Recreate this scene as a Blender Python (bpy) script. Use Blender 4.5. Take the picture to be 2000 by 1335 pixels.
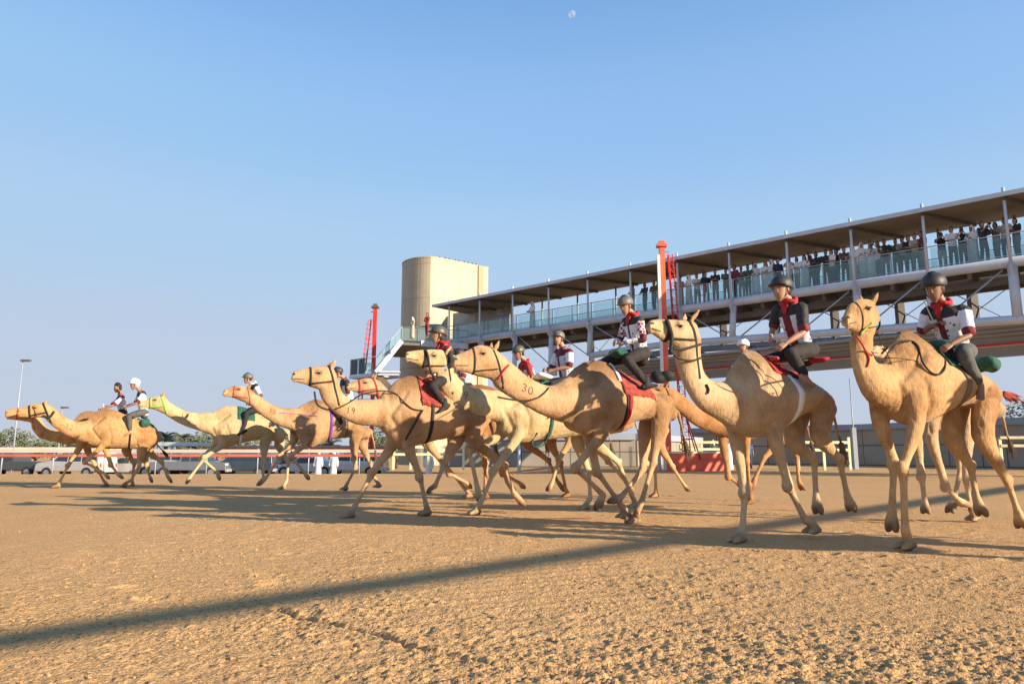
import bpy, math, random
import numpy as np
from mathutils import Vector, Matrix, noise
from mathutils.bvhtree import BVHTree
random.seed(7); np.random.seed(7)
R = math.radians
for o in list(bpy.data.objects): bpy.data.objects.remove(o)
SC = bpy.context.scene; COL = SC.collection

# ------------------------------------------------------------ camera, sky, sun, exposure
FPX = 1400.0; HCAM = 0.93; TILT = math.atan(217.5 / FPX)
cam = bpy.data.cameras.new('camera'); camo = bpy.data.objects.new('camera', cam); COL.objects.link(camo)
cam.sensor_width = 36; cam.lens = FPX / 2000 * 36; cam.clip_end = 6000; cam.clip_start = .05
camo.location = (0, 0, HCAM); camo.rotation_euler = (math.pi / 2 + TILT, 0, 0)
SC.camera = camo
SUN_EL, SUN_AZ = R(16), math.atan2(.87, -.49)         # azimuth measured from +Y towards +X
w = bpy.data.worlds.new('World'); SC.world = w; w.use_nodes = True
nt = w.node_tree; bg = nt.nodes['Background']
sky = nt.nodes.new('ShaderNodeTexSky'); sky.sky_type = 'NISHITA'; sky.sun_disc = False
sky.sun_elevation = SUN_EL; sky.sun_rotation = SUN_AZ; sky.air_density = 1.0; sky.dust_density = .4; sky.ozone_density = 3.5
geo = nt.nodes.new('ShaderNodeTexCoord'); sx = nt.nodes.new('ShaderNodeSeparateXYZ'); nt.links.new(geo.outputs['Generated'], sx.inputs[0])
def wmath(op, a, b=0.0):
    m = nt.nodes.new('ShaderNodeMath'); m.operation = op; m.use_clamp = False
    for i, v in enumerate((a, b)):
        if isinstance(v, (int, float)): m.inputs[i].default_value = v
        else: nt.links.new(v, m.inputs[i])
    return m.outputs[0]
hz = wmath('MULTIPLY', wmath('EXPONENT', wmath('MULTIPLY', wmath('MAXIMUM', sx.outputs[2], 0), -3.3)), 1.0)    # dusty air low over the horizon
hs = nt.nodes.new('ShaderNodeHueSaturation'); hs.inputs['Saturation'].default_value = 1.0; hs.inputs['Value'].default_value = 1.75; nt.links.new(sky.outputs[0], hs.inputs['Color'])
mr_ = nt.nodes.new('ShaderNodeMapRange'); nt.links.new(sx.outputs[2], mr_.inputs[0]); mr_.inputs[1].default_value = .5; mr_.inputs[2].default_value = .9; mr_.inputs[3].default_value = 1.95; mr_.inputs[4].default_value = .75
nt.links.new(mr_.outputs[0], hs.inputs['Value'])
cl_ = nt.nodes.new('ShaderNodeVectorMath'); cl_.operation = 'MINIMUM'; nt.links.new(hs.outputs[0], cl_.inputs[0]); cl_.inputs[1].default_value = (2.6, 3.95, 5.6)
mxs = nt.nodes.new('ShaderNodeMix'); mxs.data_type = 'RGBA'; nt.links.new(hz, mxs.inputs[0]); nt.links.new(cl_.outputs[0], mxs.inputs[6]); mxs.inputs[7].default_value = (3.2, 3.5, 4.15, 1)
rp = nt.nodes.new('ShaderNodeValToRGB'); rp.color_ramp.interpolation = 'EASE'; els = rp.color_ramp.elements
stops = [(0, (2.97, 3.22, 3.80)), (.12, (2.80, 3.25, 4.0)), (.27, (2.15, 3.25, 4.55)), (.42, (1.58, 2.80, 4.60)), (.6, (1.02, 2.25, 4.25)), (1, (.30, .9, 2.5))]
els[0].position = 0; els[0].color = (*[x / 5 for x in stops[0][1]], 1); els[1].position = 1; els[1].color = (*[x / 5 for x in stops[-1][1]], 1)
for p_, c_ in stops[1:-1]: q_ = els.new(p_); q_.color = (*[x / 5 for x in c_], 1)
nt.links.new(sx.outputs[2], rp.inputs[0]); s5 = nt.nodes.new('ShaderNodeVectorMath'); s5.operation = 'SCALE'; s5.inputs['Scale'].default_value = 5; nt.links.new(rp.outputs[0], s5.inputs[0])
m3 = nt.nodes.new('ShaderNodeMix'); m3.data_type = 'RGBA'; m3.inputs[0].default_value = .72; nt.links.new(mxs.outputs[2], m3.inputs[6]); nt.links.new(s5.outputs[0], m3.inputs[7])
nt.links.new(m3.outputs[2], bg.inputs[0]); bg.inputs[1].default_value = .092
sl = bpy.data.lights.new('sun', 'SUN'); slo = bpy.data.objects.new('sun', sl); COL.objects.link(slo)
sl.energy = 5.0; sl.angle = R(.45); sl.color = (1, .82, .60)
sd = Vector((math.sin(SUN_AZ) * math.cos(SUN_EL), math.cos(SUN_AZ) * math.cos(SUN_EL), math.sin(SUN_EL)))
slo.rotation_euler = sd.to_track_quat('Z', 'Y').to_euler(); slo.location = sd * 60
SC.view_settings.view_transform = 'Standard'; SC.view_settings.look = 'None'; SC.view_settings.gamma = 1
SC.view_settings.exposure = 1.0

# ------------------------------------------------------------ measuring helpers (photo pixel -> place in the world)
CF = Vector((0, math.cos(TILT), math.sin(TILT))); CU = Vector((0, -math.sin(TILT), math.cos(TILT))); CO = Vector((0, 0, HCAM))
def ray(px, py): return Vector(((px - 1000) / FPX, 0, 0)) + CU * ((667.5 - py) / FPX) + CF
def gp(px, py, z=0.0):
    r = ray(px, py); return CO + r * ((z - HCAM) / r.z)
def yp(px, py, y):
    r = ray(px, py); return CO + r * (y / r.y)
def proj(p):
    d = Vector(p) - CO; k = FPX / d.dot(CF); return 1000 + d.x * k, 667.5 - d.dot(CU) * k

# ------------------------------------------------------------ materials
def mat(name, col, rough=.7, metal=0, noise_s=0, noise_a=.15, bump=0, bump_s=40, emit=None, alpha=None, spec=None):
    m = bpy.data.materials.new(name); m.use_nodes = True; t = m.node_tree; b = t.nodes['Principled BSDF']
    b.inputs['Base Color'].default_value = (*col, 1); b.inputs['Roughness'].default_value = rough; b.inputs['Metallic'].default_value = metal
    if spec is not None: b.inputs['Specular IOR Level'].default_value = spec
    if noise_s or bump:
        tc = t.nodes.new('ShaderNodeTexCoord')
    if noise_s:
        n = t.nodes.new('ShaderNodeTexNoise'); n.inputs['Scale'].default_value = noise_s; n.inputs['Detail'].default_value = 6
        t.links.new(tc.outputs['Object'], n.inputs['Vector'])
        mr = t.nodes.new('ShaderNodeMapRange'); mr.inputs[1].default_value = .3; mr.inputs[2].default_value = .7
        mr.inputs[3].default_value = 1 - noise_a; mr.inputs[4].default_value = 1 + noise_a
        t.links.new(n.outputs['Fac'], mr.inputs[0])
        mx = t.nodes.new('ShaderNodeVectorMath'); mx.operation = 'SCALE'; mx.inputs[0].default_value = col
        t.links.new(mr.outputs[0], mx.inputs['Scale']); t.links.new(mx.outputs[0], b.inputs['Base Color'])
    if bump:
        n2 = t.nodes.new('ShaderNodeTexNoise'); n2.inputs['Scale'].default_value = bump_s; n2.inputs['Detail'].default_value = 5
        t.links.new(tc.outputs['Object'], n2.inputs['Vector'])
        bp = t.nodes.new('ShaderNodeBump'); bp.inputs['Strength'].default_value = bump; bp.inputs['Distance'].default_value = .02
        t.links.new(n2.outputs['Fac'], bp.inputs['Height']); t.links.new(bp.outputs[0], b.inputs['Normal'])
    return m

def ramp(t, fac, stops):
    r = t.nodes.new('ShaderNodeValToRGB'); e = r.color_ramp.elements
    e[0].position, e[0].color = stops[0][0], (*stops[0][1], 1); e[1].position, e[1].color = stops[-1][0], (*stops[-1][1], 1)
    for p, c in stops[1:-1]:
        x = e.new(p); x.color = (*c, 1)
    t.links.new(fac, r.inputs[0]); return r.outputs[0]
def mixc(t, fac, a, b):
    m = t.nodes.new('ShaderNodeMix'); m.data_type = 'RGBA'
    for s, v in ((6, a), (7, b)):
        if isinstance(v, tuple): m.inputs[s].default_value = (*v, 1)
        else: t.links.new(v, m.inputs[s])
    if isinstance(fac, (int, float)): m.inputs[0].default_value = fac
    else: t.links.new(fac, m.inputs[0])
    return m.outputs[2]
def mathn(t, op, a, b=0.0, clamp=False):
    m = t.nodes.new('ShaderNodeMath'); m.operation = op; m.use_clamp = clamp
    for i, v in enumerate((a, b)):
        if isinstance(v, (int, float)): m.inputs[i].default_value = v
        else: t.links.new(v, m.inputs[i])
    return m.outputs[0]

def camel_mat(name, base, dark, pale):
    base, dark, pale = [(c[0] * .87, c[1] * .84, c[2] * .84) for c in (base, dark, pale)]
    m = bpy.data.materials.new(name); m.use_nodes = True; t = m.node_tree; b = t.nodes['Principled BSDF']
    b.inputs['Roughness'].default_value = .78; b.inputs['Specular IOR Level'].default_value = .25
    b.inputs['Sheen Weight'].default_value = .12; b.inputs['Sheen Roughness'].default_value = .5
    tc = t.nodes.new('ShaderNodeTexCoord')
    n = t.nodes.new('ShaderNodeTexNoise'); n.inputs['Scale'].default_value = 3.2; n.inputs['Detail'].default_value = 7; n.inputs['Roughness'].default_value = .62
    t.links.new(tc.outputs['Object'], n.inputs['Vector'])
    c = ramp(t, n.outputs['Fac'], [(.32, dark), (.48, base), (.72, pale)])
    n2 = t.nodes.new('ShaderNodeTexNoise'); n2.inputs['Scale'].default_value = 60; n2.inputs['Detail'].default_value = 4
    mp = t.nodes.new('ShaderNodeMapping'); mp.inputs['Scale'].default_value = (1, 1, .28)
    t.links.new(tc.outputs['Object'], mp.inputs[0]); t.links.new(mp.outputs[0], n2.inputs['Vector'])
    a1 = t.nodes.new('ShaderNodeAttribute'); a1.attribute_name = 'brown'
    a2 = t.nodes.new('ShaderNodeAttribute'); a2.attribute_name = 'pale'
    a3 = t.nodes.new('ShaderNodeAttribute'); a3.attribute_name = 'back'
    nk_ = t.nodes.new('ShaderNodeTexNoise'); nk_.inputs['Scale'].default_value = 6; nk_.inputs['Detail'].default_value = 6; nk_.inputs['Roughness'].default_value = .65
    t.links.new(tc.outputs['Object'], nk_.inputs['Vector'])
    c = mixc(t, mathn(t, 'MULTIPLY', a3.outputs['Fac'], mathn(t, 'MULTIPLY', nk_.outputs['Fac'], 1.5), True), c, tuple(x * .92 for x in dark))
    c = mixc(t, mathn(t, 'MULTIPLY', a2.outputs['Fac'], .75), c, tuple(min(1, x * 1.12) for x in pale))
    nb = t.nodes.new('ShaderNodeTexNoise'); nb.inputs['Scale'].default_value = 11; nb.inputs['Detail'].default_value = 5; nb.inputs['Roughness'].default_value = .7
    t.links.new(tc.outputs['Object'], nb.inputs['Vector'])
    bf = mathn(t, 'MULTIPLY', a1.outputs['Fac'], mathn(t, 'ADD', mathn(t, 'MULTIPLY', nb.outputs['Fac'], 1.3), .2), True)
    c = mixc(t, bf, c, tuple(x * .20 for x in dark))
    sc = t.nodes.new('ShaderNodeVectorMath'); sc.operation = 'SCALE'
    t.links.new(c, sc.inputs[0]); t.links.new(mathn(t, 'ADD', mathn(t, 'MULTIPLY', n2.outputs['Fac'], .62), .69), sc.inputs['Scale'])
    t.links.new(sc.outputs[0], b.inputs['Base Color'])
    bp = t.nodes.new('ShaderNodeBump'); bp.inputs['Strength'].default_value = .55; bp.inputs['Distance'].default_value = .012
    ad = mathn(t, 'ADD', n2.outputs['Fac'], mathn(t, 'MULTIPLY', nb.outputs['Fac'], 1.5))
    t.links.new(ad, bp.inputs['Height']); t.links.new(bp.outputs[0], b.inputs['Normal'])
    return m

M = {}
M['white_steel'] = mat('white_steel', (.50, .55, .63), .45, .0, 1.5, .1)
M['grey_steel'] = mat('grey_steel', (.33, .37, .43), .5, .1, 1.5, .12)
M['dark_steel'] = mat('dark_steel', (.10, .09, .085), .6, .1, 2, .15)
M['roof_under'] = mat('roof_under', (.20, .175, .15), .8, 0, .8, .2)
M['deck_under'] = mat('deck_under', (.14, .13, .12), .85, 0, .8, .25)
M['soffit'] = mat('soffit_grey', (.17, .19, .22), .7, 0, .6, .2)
M['concrete'] = mat('concrete', (.45, .44, .42), .85, 0, 1.2, .14, .2, 20)
M['grey_paint'] = mat('grey_paint', (.29, .33, .40), .7, 0, .6, .1)
M['red_paint'] = mat('red_paint', (.60, .03, .025), .5, 0, 3, .2)
M['orange_red'] = mat('orange_red', (.85, .12, .055), .5, 0, 2, .2)
M['cream_paint'] = mat('cream_paint', (.74, .68, .42), .6, 0, 3, .15)
M['white_paint'] = mat('white_paint', (.72, .72, .70), .5, 0, 3, .08)
M['black'] = mat('black_cloth', (.018, .018, .02), .8, 0, 20, .3)
M['rope'] = mat('black_rope', (.02, .015, .013), .8)
M['red_cloth'] = mat('red_cloth', (.38, .018, .022), .85, 0, 18, .35, .3, 60)
M['rust_cloth'] = mat('rust_cloth', (.30, .05, .035), .9, 0, 14, .45, .5, 50)
M['green_cloth'] = mat('green_cloth', (.015, .09, .06), .8, 0, 14, .5, .4, 40)
M['lime_cloth'] = mat('lime_cloth', (.22, .42, .06), .8)
M['purple_cloth'] = mat('purple_cloth', (.20, .05, .30), .8)
M['white_cloth'] = mat('white_cloth', (.74, .74, .76), .8, 0, 6, .08, .2, 30)
M['skin'] = mat('skin', (.36, .19, .12), .55, 0, 9, .12)
M['skin_dark'] = mat('skin_dark', (.24, .12, .075), .55, 0, 9, .12)
M['eye'] = mat('eye_dark', (.008, .006, .005), .12)
M['lip'] = mat('lip', (.12, .05, .04), .6)
M['hair'] = mat('hair', (.012, .010, .009), .7)
M['helmet_black'] = mat('helmet_black', (.03, .03, .032), .55, 0, 8, .3)
M['helmet_olive'] = mat('helmet_olive', (.075, .075, .06), .45, 0, 8, .3)
M['helmet_grey'] = mat('helmet_grey', (.13, .12, .11), .5, 0, 8, .3)
M['helmet_white'] = mat('helmet_white', (.78, .78, .78), .35)
M['trouser_black'] = mat('trouser_black', (.020, .017, .018), .85, 0, 8, .3, .5, 18)
M['trouser_grey'] = mat('trouser_grey', (.075, .08, .075), .85, 0, 8, .25, .6, 18)
M['wood_stick'] = mat('stick', (.55, .5, .42), .6)
M['tyre'] = mat('tyre', (.02, .02, .02), .85)
M['rim'] = mat('rim', (.35, .36, .38), .35, .6)
M['car_glass'] = mat('car_glass', (.03, .04, .05), .08)
M['leaf'] = mat('leaf', (.10, .125, .065), .7, 0, 3, .5)
M['palm_leaf'] = mat('palm_leaf', (.12, .145, .08), .7, 0, 3, .4)
M['trunk'] = mat('trunk', (.16, .11, .07), .9, 0, 6, .3)
M['moon'] = mat('moon', (.62, .66, .72), .95, 0, .12, .25)
_t = M['moon'].node_tree; _mx = _t.nodes.new('ShaderNodeMixShader'); _tr = _t.nodes.new('ShaderNodeBsdfTransparent'); _mx.inputs[0].default_value = .78
_t.links.new(_t.nodes['Principled BSDF'].outputs[0], _mx.inputs[1]); _t.links.new(_tr.outputs[0], _mx.inputs[2]); _t.links.new(_mx.outputs[0], _t.nodes['Material Output'].inputs[0])

def glass_mat():
    m = bpy.data.materials.new('tinted_glass'); m.use_nodes = True; t = m.node_tree
    t.nodes.remove(t.nodes['Principled BSDF']); out = t.nodes['Material Output']
    tr = t.nodes.new('ShaderNodeBsdfTransparent'); tr.inputs[0].default_value = (.86, .95, .96, 1)
    df = t.nodes.new('ShaderNodeBsdfDiffuse'); df.inputs[0].default_value = (.48, .66, .66, 1)
    gl = t.nodes.new('ShaderNodeBsdfGlossy'); gl.inputs['Roughness'].default_value = .04
    m1 = t.nodes.new('ShaderNodeMixShader'); m1.inputs[0].default_value = .13
    m2 = t.nodes.new('ShaderNodeMixShader'); fr = t.nodes.new('ShaderNodeFresnel'); fr.inputs[0].default_value = 1.35
    t.links.new(tr.outputs[0], m1.inputs[1]); t.links.new(df.outputs[0], m1.inputs[2])
    t.links.new(fr.outputs[0], m2.inputs[0]); t.links.new(m1.outputs[0], m2.inputs[1]); t.links.new(gl.outputs[0], m2.inputs[2])
    t.links.new(m2.outputs[0], out.inputs[0]); return m
M['glass'] = glass_mat()

def panel_mat(name, col, sx, sz, joint=.02, jc=.55, axis='XZ'):
    """cladding: thin darker joints every sx by sz metres, in object space"""
    m = bpy.data.materials.new(name); m.use_nodes = True; t = m.node_tree; b = t.nodes['Principled BSDF']
    b.inputs['Roughness'].default_value = .55
    tc = t.nodes.new('ShaderNodeTexCoord'); sp = t.nodes.new('ShaderNodeSeparateXYZ'); t.links.new(tc.outputs['UV'] if axis == 'UV' else tc.outputs['Object'], sp.inputs[0])
    n = t.nodes.new('ShaderNodeTexNoise'); n.inputs['Scale'].default_value = .7; n.inputs['Detail'].default_value = 6
    t.links.new(tc.outputs['Object'], n.inputs['Vector'])
    fs = []
    for out, s in ((sp.outputs[0], sx), (sp.outputs[1] if axis == 'UV' else sp.outputs[2], sz)):
        q = mathn(t, 'FRACT', mathn(t, 'DIVIDE', out, s)); fs.append(mathn(t, 'LESS_THAN', q, joint / s))
    j = mathn(t, 'MAXIMUM', fs[0], fs[1])
    c0 = ramp(t, n.outputs['Fac'], [(.3, tuple(x * .86 for x in col)), (.7, tuple(min(1, x * 1.1) for x in col))])
    t.links.new(mixc(t, j, c0, tuple(x * jc for x in col)), b.inputs['Base Color']); return m
M['tower_panel'] = panel_mat('tower_cladding', (.42, .36, .25), 1.7, 2.9, .05, .6, 'UV')
M['wall_panel'] = panel_mat('wall_panels', (.34, .295, .24), 2.3, 1.5, .09, .3, 'UV')

def sand_mat():
    m = bpy.data.materials.new('sand'); m.use_nodes = True; t = m.node_tree; b = t.nodes['Principled BSDF']
    b.inputs['Roughness'].default_value = .95; b.inputs['Specular IOR Level'].default_value = .1
    tc = t.nodes.new('ShaderNodeTexCoord')
    def nz(s, d=5, r=.6):
        n = t.nodes.new('ShaderNodeTexNoise'); n.inputs['Scale'].default_value = s; n.inputs['Detail'].default_value = d; n.inputs['Roughness'].default_value = r
        t.links.new(tc.outputs['Object'], n.inputs['Vector']); return n.outputs['Fac']
    big = nz(.35); mid = nz(5, 6, .7); fine = nz(42, 6, .75)
    c = ramp(t, big, [(.3, (.60, .365, .165)), (.7, (.67, .42, .20))])
    c = mixc(t, mathn(t, 'MULTIPLY', mid, .55), c, (.55, .33, .15))
    c = mixc(t, mathn(t, 'LESS_THAN', fine, .42), c, (.25, .145, .07))  # fine specks, and coarser ones next, paint in the shade of pits between crumbs
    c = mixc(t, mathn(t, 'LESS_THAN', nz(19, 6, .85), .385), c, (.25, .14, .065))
    t.links.new(c, b.inputs['Base Color'])
    bp = t.nodes.new('ShaderNodeBump'); bp.inputs['Strength'].default_value = .75; bp.inputs['Distance'].default_value = .017
    vo = t.nodes.new('ShaderNodeTexVoronoi'); vo.inputs['Scale'].default_value = 75; t.links.new(tc.outputs['Object'], vo.inputs['Vector'])
    v2 = t.nodes.new('ShaderNodeTexVoronoi'); v2.inputs['Scale'].default_value = 27; t.links.new(tc.outputs['Object'], v2.inputs['Vector'])
    h = mathn(t, 'ADD', mathn(t, 'MULTIPLY', fine, 1.2), mathn(t, 'MULTIPLY', vo.outputs['Distance'], -.6))
    h = mathn(t, 'ADD', h, mathn(t, 'MULTIPLY', mathn(t, 'SUBTRACT', nz(17, 5, .7), v2.outputs['Distance']), .6))
    t.links.new(h, bp.inputs['Height']); t.links.new(bp.outputs[0], b.inputs['Normal']); return m
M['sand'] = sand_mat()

# ------------------------------------------------------------ mesh builder
class MB:
    def __init__(s): s.v = []; s.f = []; s.uv = None
    def add(s, vs, fs):
        k = len(s.v); s.v += [tuple(x) for x in vs]; s.f += [tuple(i + k for i in f) for f in fs]
    def box(s, c, size, ax=None):
        """ax = optional (X, Y, Z) unit vectors"""
        X, Y, Z = ax or (Vector((1, 0, 0)), Vector((0, 1, 0)), Vector((0, 0, 1))); c = Vector(c); h = [x / 2 for x in size]
        vs = [c + X * (a * h[0]) + Y * (b * h[1]) + Z * (d * h[2]) for a in (-1, 1) for b in (-1, 1) for d in (-1, 1)]
        s.add(vs, [(0, 1, 3, 2), (4, 6, 7, 5), (0, 4, 5, 1), (2, 3, 7, 6), (0, 2, 6, 4), (1, 5, 7, 3)])
    def beam(s, a, b, wd, ht, up=Vector((0, 0, 1))):
        a, b = Vector(a), Vector(b); X = (b - a); L = X.length; X.normalize(); Y = up.cross(X).normalized(); Z = X.cross(Y)
        s.box((a + b) / 2, (L, wd, ht), (X, Y, Z))
    def tube(s, pts, r, n=8, closed=False):
        pts = [Vector(p) for p in pts]; N = len(pts); rs = r if isinstance(r, (list, tuple)) else [r] * N
        U = None; rings = []
        for i, p in enumerate(pts):
            a = pts[(i - 1) % N] if (i or closed) else p; b = pts[(i + 1) % N] if (i < N - 1 or closed) else p
            T = (b - a).normalized() if (b - a).length > 1e-9 else Vector((0, 0, 1))
            if U is None: U = T.orthogonal().normalized()
            else:
                U = (U - T * U.dot(T))
                U = U.normalized() if U.length > 1e-6 else T.orthogonal().normalized()
            W = T.cross(U)
            rings.append([p + (U * math.cos(2 * math.pi * j / n) + W * math.sin(2 * math.pi * j / n)) * rs[i] for j in range(n)])
        vs = [v for rg in rings for v in rg]; fs = []
        for i in range(N if closed else N - 1):
            i2 = (i + 1) % N
            for j in range(n): fs.append((i * n + j, i * n + (j + 1) % n, i2 * n + (j + 1) % n, i2 * n + j))
        if not closed:
            fs.append(tuple(range(n - 1, -1, -1))); fs.append(tuple((N - 1) * n + j for j in range(n)))
        s.add(vs, fs)
    def loft(s, st, n=16, sub=3, egg=0.0, round_ends=True):
        """st: list of (centre, U half vector, V half vector[, egg])"""
        st = [(Vector(a[0]), Vector(a[1]), Vector(a[2]), (a[3] if len(a) > 3 else egg)) for a in st]
        out = []
        def cr(p0, p1, p2, p3, t): return .5 * ((2 * p1) + (p2 - p0) * t + (2 * p0 - 5 * p1 + 4 * p2 - p3) * t * t + (3 * p1 - p0 - 3 * p2 + p3) * t ** 3)
        for i in range(len(st) - 1):
            q = [st[max(0, min(len(st) - 1, i + k))] for k in (-1, 0, 1, 2)]
            for k in range(sub):
                t = k / sub; out.append(tuple(cr(*[x[c] for x in q], t) for c in range(4)))
        out.append(st[-1])
        if round_ends:
            def cap(a, b):
                d = (a[0] - b[0]); d = d.normalized() if d.length > 1e-9 else Vector((0, 0, 1)); r = min(a[1].length, a[2].length)
                return [(a[0] + d * r * .38, a[1] * .9, a[2] * .9, a[3]), (a[0] + d * r * .68, a[1] * .68, a[2] * .68, a[3]), (a[0] + d * r * .88, a[1] * .3, a[2] * .3, a[3])]
            out = cap(out[0], out[1])[::-1] + out + cap(out[-1], out[-2])
        vs = []
        for c, U, V, e in out:
            for j in range(n):
                th = 2 * math.pi * j / n; cu, sv = math.cos(th), math.sin(th)
                vs.append(c + U * cu + V * (sv * (1 - e * max(0, cu) ** 1.3)))
        N = len(out); fs = [(i * n + j, i * n + (j + 1) % n, (i + 1) * n + (j + 1) % n, (i + 1) * n + j) for i in range(N - 1) for j in range(n)]
        fs.append(tuple(range(n - 1, -1, -1))); fs.append(tuple((N - 1) * n + j for j in range(n)))
        s.add(vs, fs)
    def limb(s, pts, rads, flat=None, n=12):
        """tapered limb; rads = radius or (r_side, r_front)"""
        pts = [Vector(p) for p in pts]; st = []
        for i, p in enumerate(pts):
            a = pts[max(0, i - 1)]; b = pts[min(len(pts) - 1, i + 1)]; T = (b - a).normalized()
            S = Vector((0, 1, 0)); S = (S - T * S.dot(T)); S = S.normalized() if S.length > .05 else T.orthogonal().normalized()
            W = T.cross(S); r = rads[i]; r = r if isinstance(r, tuple) else (r, r)
            st.append((p, W * r[1], S * r[0]))
        s.loft(st, n=n, sub=3)
    def ball(s, c, r, n=10):
        r = r if isinstance(r, (tuple, list)) else (r, r, r); c = Vector(c); vs = []; fs = []
        m = n // 2 + 1
        for i in range(m + 1):
            ph = math.pi * i / m
            for j in range(n):
                th = 2 * math.pi * j / n; vs.append(c + Vector((r[0] * math.sin(ph) * math.cos(th), r[1] * math.sin(ph) * math.sin(th), r[2] * math.cos(ph))))
        for i in range(m):
            for j in range(n): fs.append((i * n + j, (i + 1) * n + j, (i + 1) * n + (j + 1) % n, i * n + (j + 1) % n))
        s.add(vs, fs)
    def prism(s, pts, vec):
        pts = [Vector(p) for p in pts]; n = len(pts); vec = Vector(vec); vs = pts + [p + vec for p in pts]
        s.add(vs, [tuple(range(n)), tuple(range(2 * n - 1, n - 1, -1))] + [(i, (i + 1) % n, n + (i + 1) % n, n + i)[::-1] for i in range(n)])
    def mesh(s, name, org=None):
        me = bpy.data.meshes.new(name); o = Vector(org) if org is not None else None
        v = [tuple(Vector(p) - o) for p in s.v] if o is not None else s.v
        me.from_pydata(v, [], s.f); me.update(); return me
    def build(s, name, m=None, parent=None, smooth=False, local=False, fixn=True):
        org = None if (local or parent is None) else parent.location
        me = s.mesh(name, org)
        if fixn:
            import bmesh
            b = bmesh.new(); b.from_mesh(me); bmesh.ops.recalc_face_normals(b, faces=b.faces); b.to_mesh(me); b.free()
        if m is not None: me.materials.append(m)
        if smooth: me.shade_smooth()
        o = bpy.data.objects.new(name, me); COL.objects.link(o)
        if parent is not None: o.parent = parent
        return o

def remesh(mb, voxel, it=6, name='m'):
    me = mb.mesh(name); ob = bpy.data.objects.new('tmp', me); COL.objects.link(ob)
    md = ob.modifiers.new('r', 'REMESH'); md.mode = 'VOXEL'; md.voxel_size = voxel; md.use_smooth_shade = True
    if it:
        sm = ob.modifiers.new('s', 'SMOOTH'); sm.factor = .5; sm.iterations = it
    dg = bpy.context.evaluated_depsgraph_get(); dg.update()
    out = bpy.data.meshes.new_from_object(ob.evaluated_get(dg)); out.name = name
    bpy.data.objects.remove(ob); bpy.data.meshes.remove(me)
    out.materials.clear(); out.shade_smooth(); return out
def link(me, name, m, parent):
    o = bpy.data.objects.new(name, me); COL.objects.link(o); o.parent = parent
    if m is not None and not me.materials: me.materials.append(m)
    return o
def tag(o, label=None, cat=None, group=None, kind=None):
    if label: o['label'] = label
    if cat: o['category'] = cat
    if group: o['group'] = group
    if kind: o['kind'] = kind
    return o
def empty(name, loc, label=None, cat=None, group=None, rz=0):
    o = bpy.data.objects.new(name, None); COL.objects.link(o); o.location = loc; o.rotation_euler = (0, 0, rz); o.empty_display_size = .2
    return tag(o, label, cat, group)
V = Vector

def ruffle(me, layers, post=None):
    """push vertices along their normals by fractal noise; layers = (frequency, amplitude, stretch z)"""
    n = len(me.vertices); co = np.empty(n * 3, np.float32); me.vertices.foreach_get('co', co); no = np.empty(n * 3, np.float32); me.vertices.foreach_get('normal', no)
    co = co.reshape(-1, 3); no = no.reshape(-1, 3); d = np.zeros(n, np.float32)
    def n3(P, seed):
        rng = np.random.RandomState(seed); T = rng.rand(32, 32, 32).astype(np.float32); i = np.floor(P).astype(int); f = P - i; f = f * f * (3 - 2 * f); i &= 31; j = (i + 1) & 31
        g = lambda a, b, c: T[a[:, 0], b[:, 1], c[:, 2]]
        x00 = g(i, i, i) * (1 - f[:, 0]) + g(j, i, i) * f[:, 0]; x10 = g(i, j, i) * (1 - f[:, 0]) + g(j, j, i) * f[:, 0]
        x01 = g(i, i, j) * (1 - f[:, 0]) + g(j, i, j) * f[:, 0]; x11 = g(i, j, j) * (1 - f[:, 0]) + g(j, j, j) * f[:, 0]
        return (x00 * (1 - f[:, 1]) + x10 * f[:, 1]) * (1 - f[:, 2]) + (x01 * (1 - f[:, 1]) + x11 * f[:, 1]) * f[:, 2] - .5
    for k, (fr, amp, sz) in enumerate(layers): d += n3(co * np.array([fr, fr, fr * sz], np.float32) + 7.3 * k, 20 + k) * amp * 2
    if post is not None: d = post(co, no, d)
    me.vertices.foreach_set('co', (co + no * d[:, None]).ravel()); me.update()

# ============================================================ THE SETTING
def vnoise(x, y, s, seed):
    rng = np.random.RandomState(seed); T = rng.rand(256, 256).astype(np.float32)
    X = x * s; Y = y * s; xi = np.floor(X).astype(int); yi = np.floor(Y).astype(int); fx = X - xi; fy = Y - yi
    fx = fx * fx * (3 - 2 * fx); fy = fy * fy * (3 - 2 * fy)
    a = T[xi & 255, yi & 255]; b = T[(xi + 1) & 255, yi & 255]; c = T[xi & 255, (yi + 1) & 255]; d = T[(xi + 1) & 255, (yi + 1) & 255]
    return (a * (1 - fx) + b * fx) * (1 - fy) + (c * (1 - fx) + d * fx) * fy
def base_z(x, y):
    """the track is level; beyond its far edge on the left the car park lies lower"""
    k = np.clip((y - 33.5) / 3.5, 0, 1); k = k * k * (3 - 2 * k)
    side = np.clip((4 - x + (y - 34) * -.02) / 6, 0, 1)
    return -.72 * k * side
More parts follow.
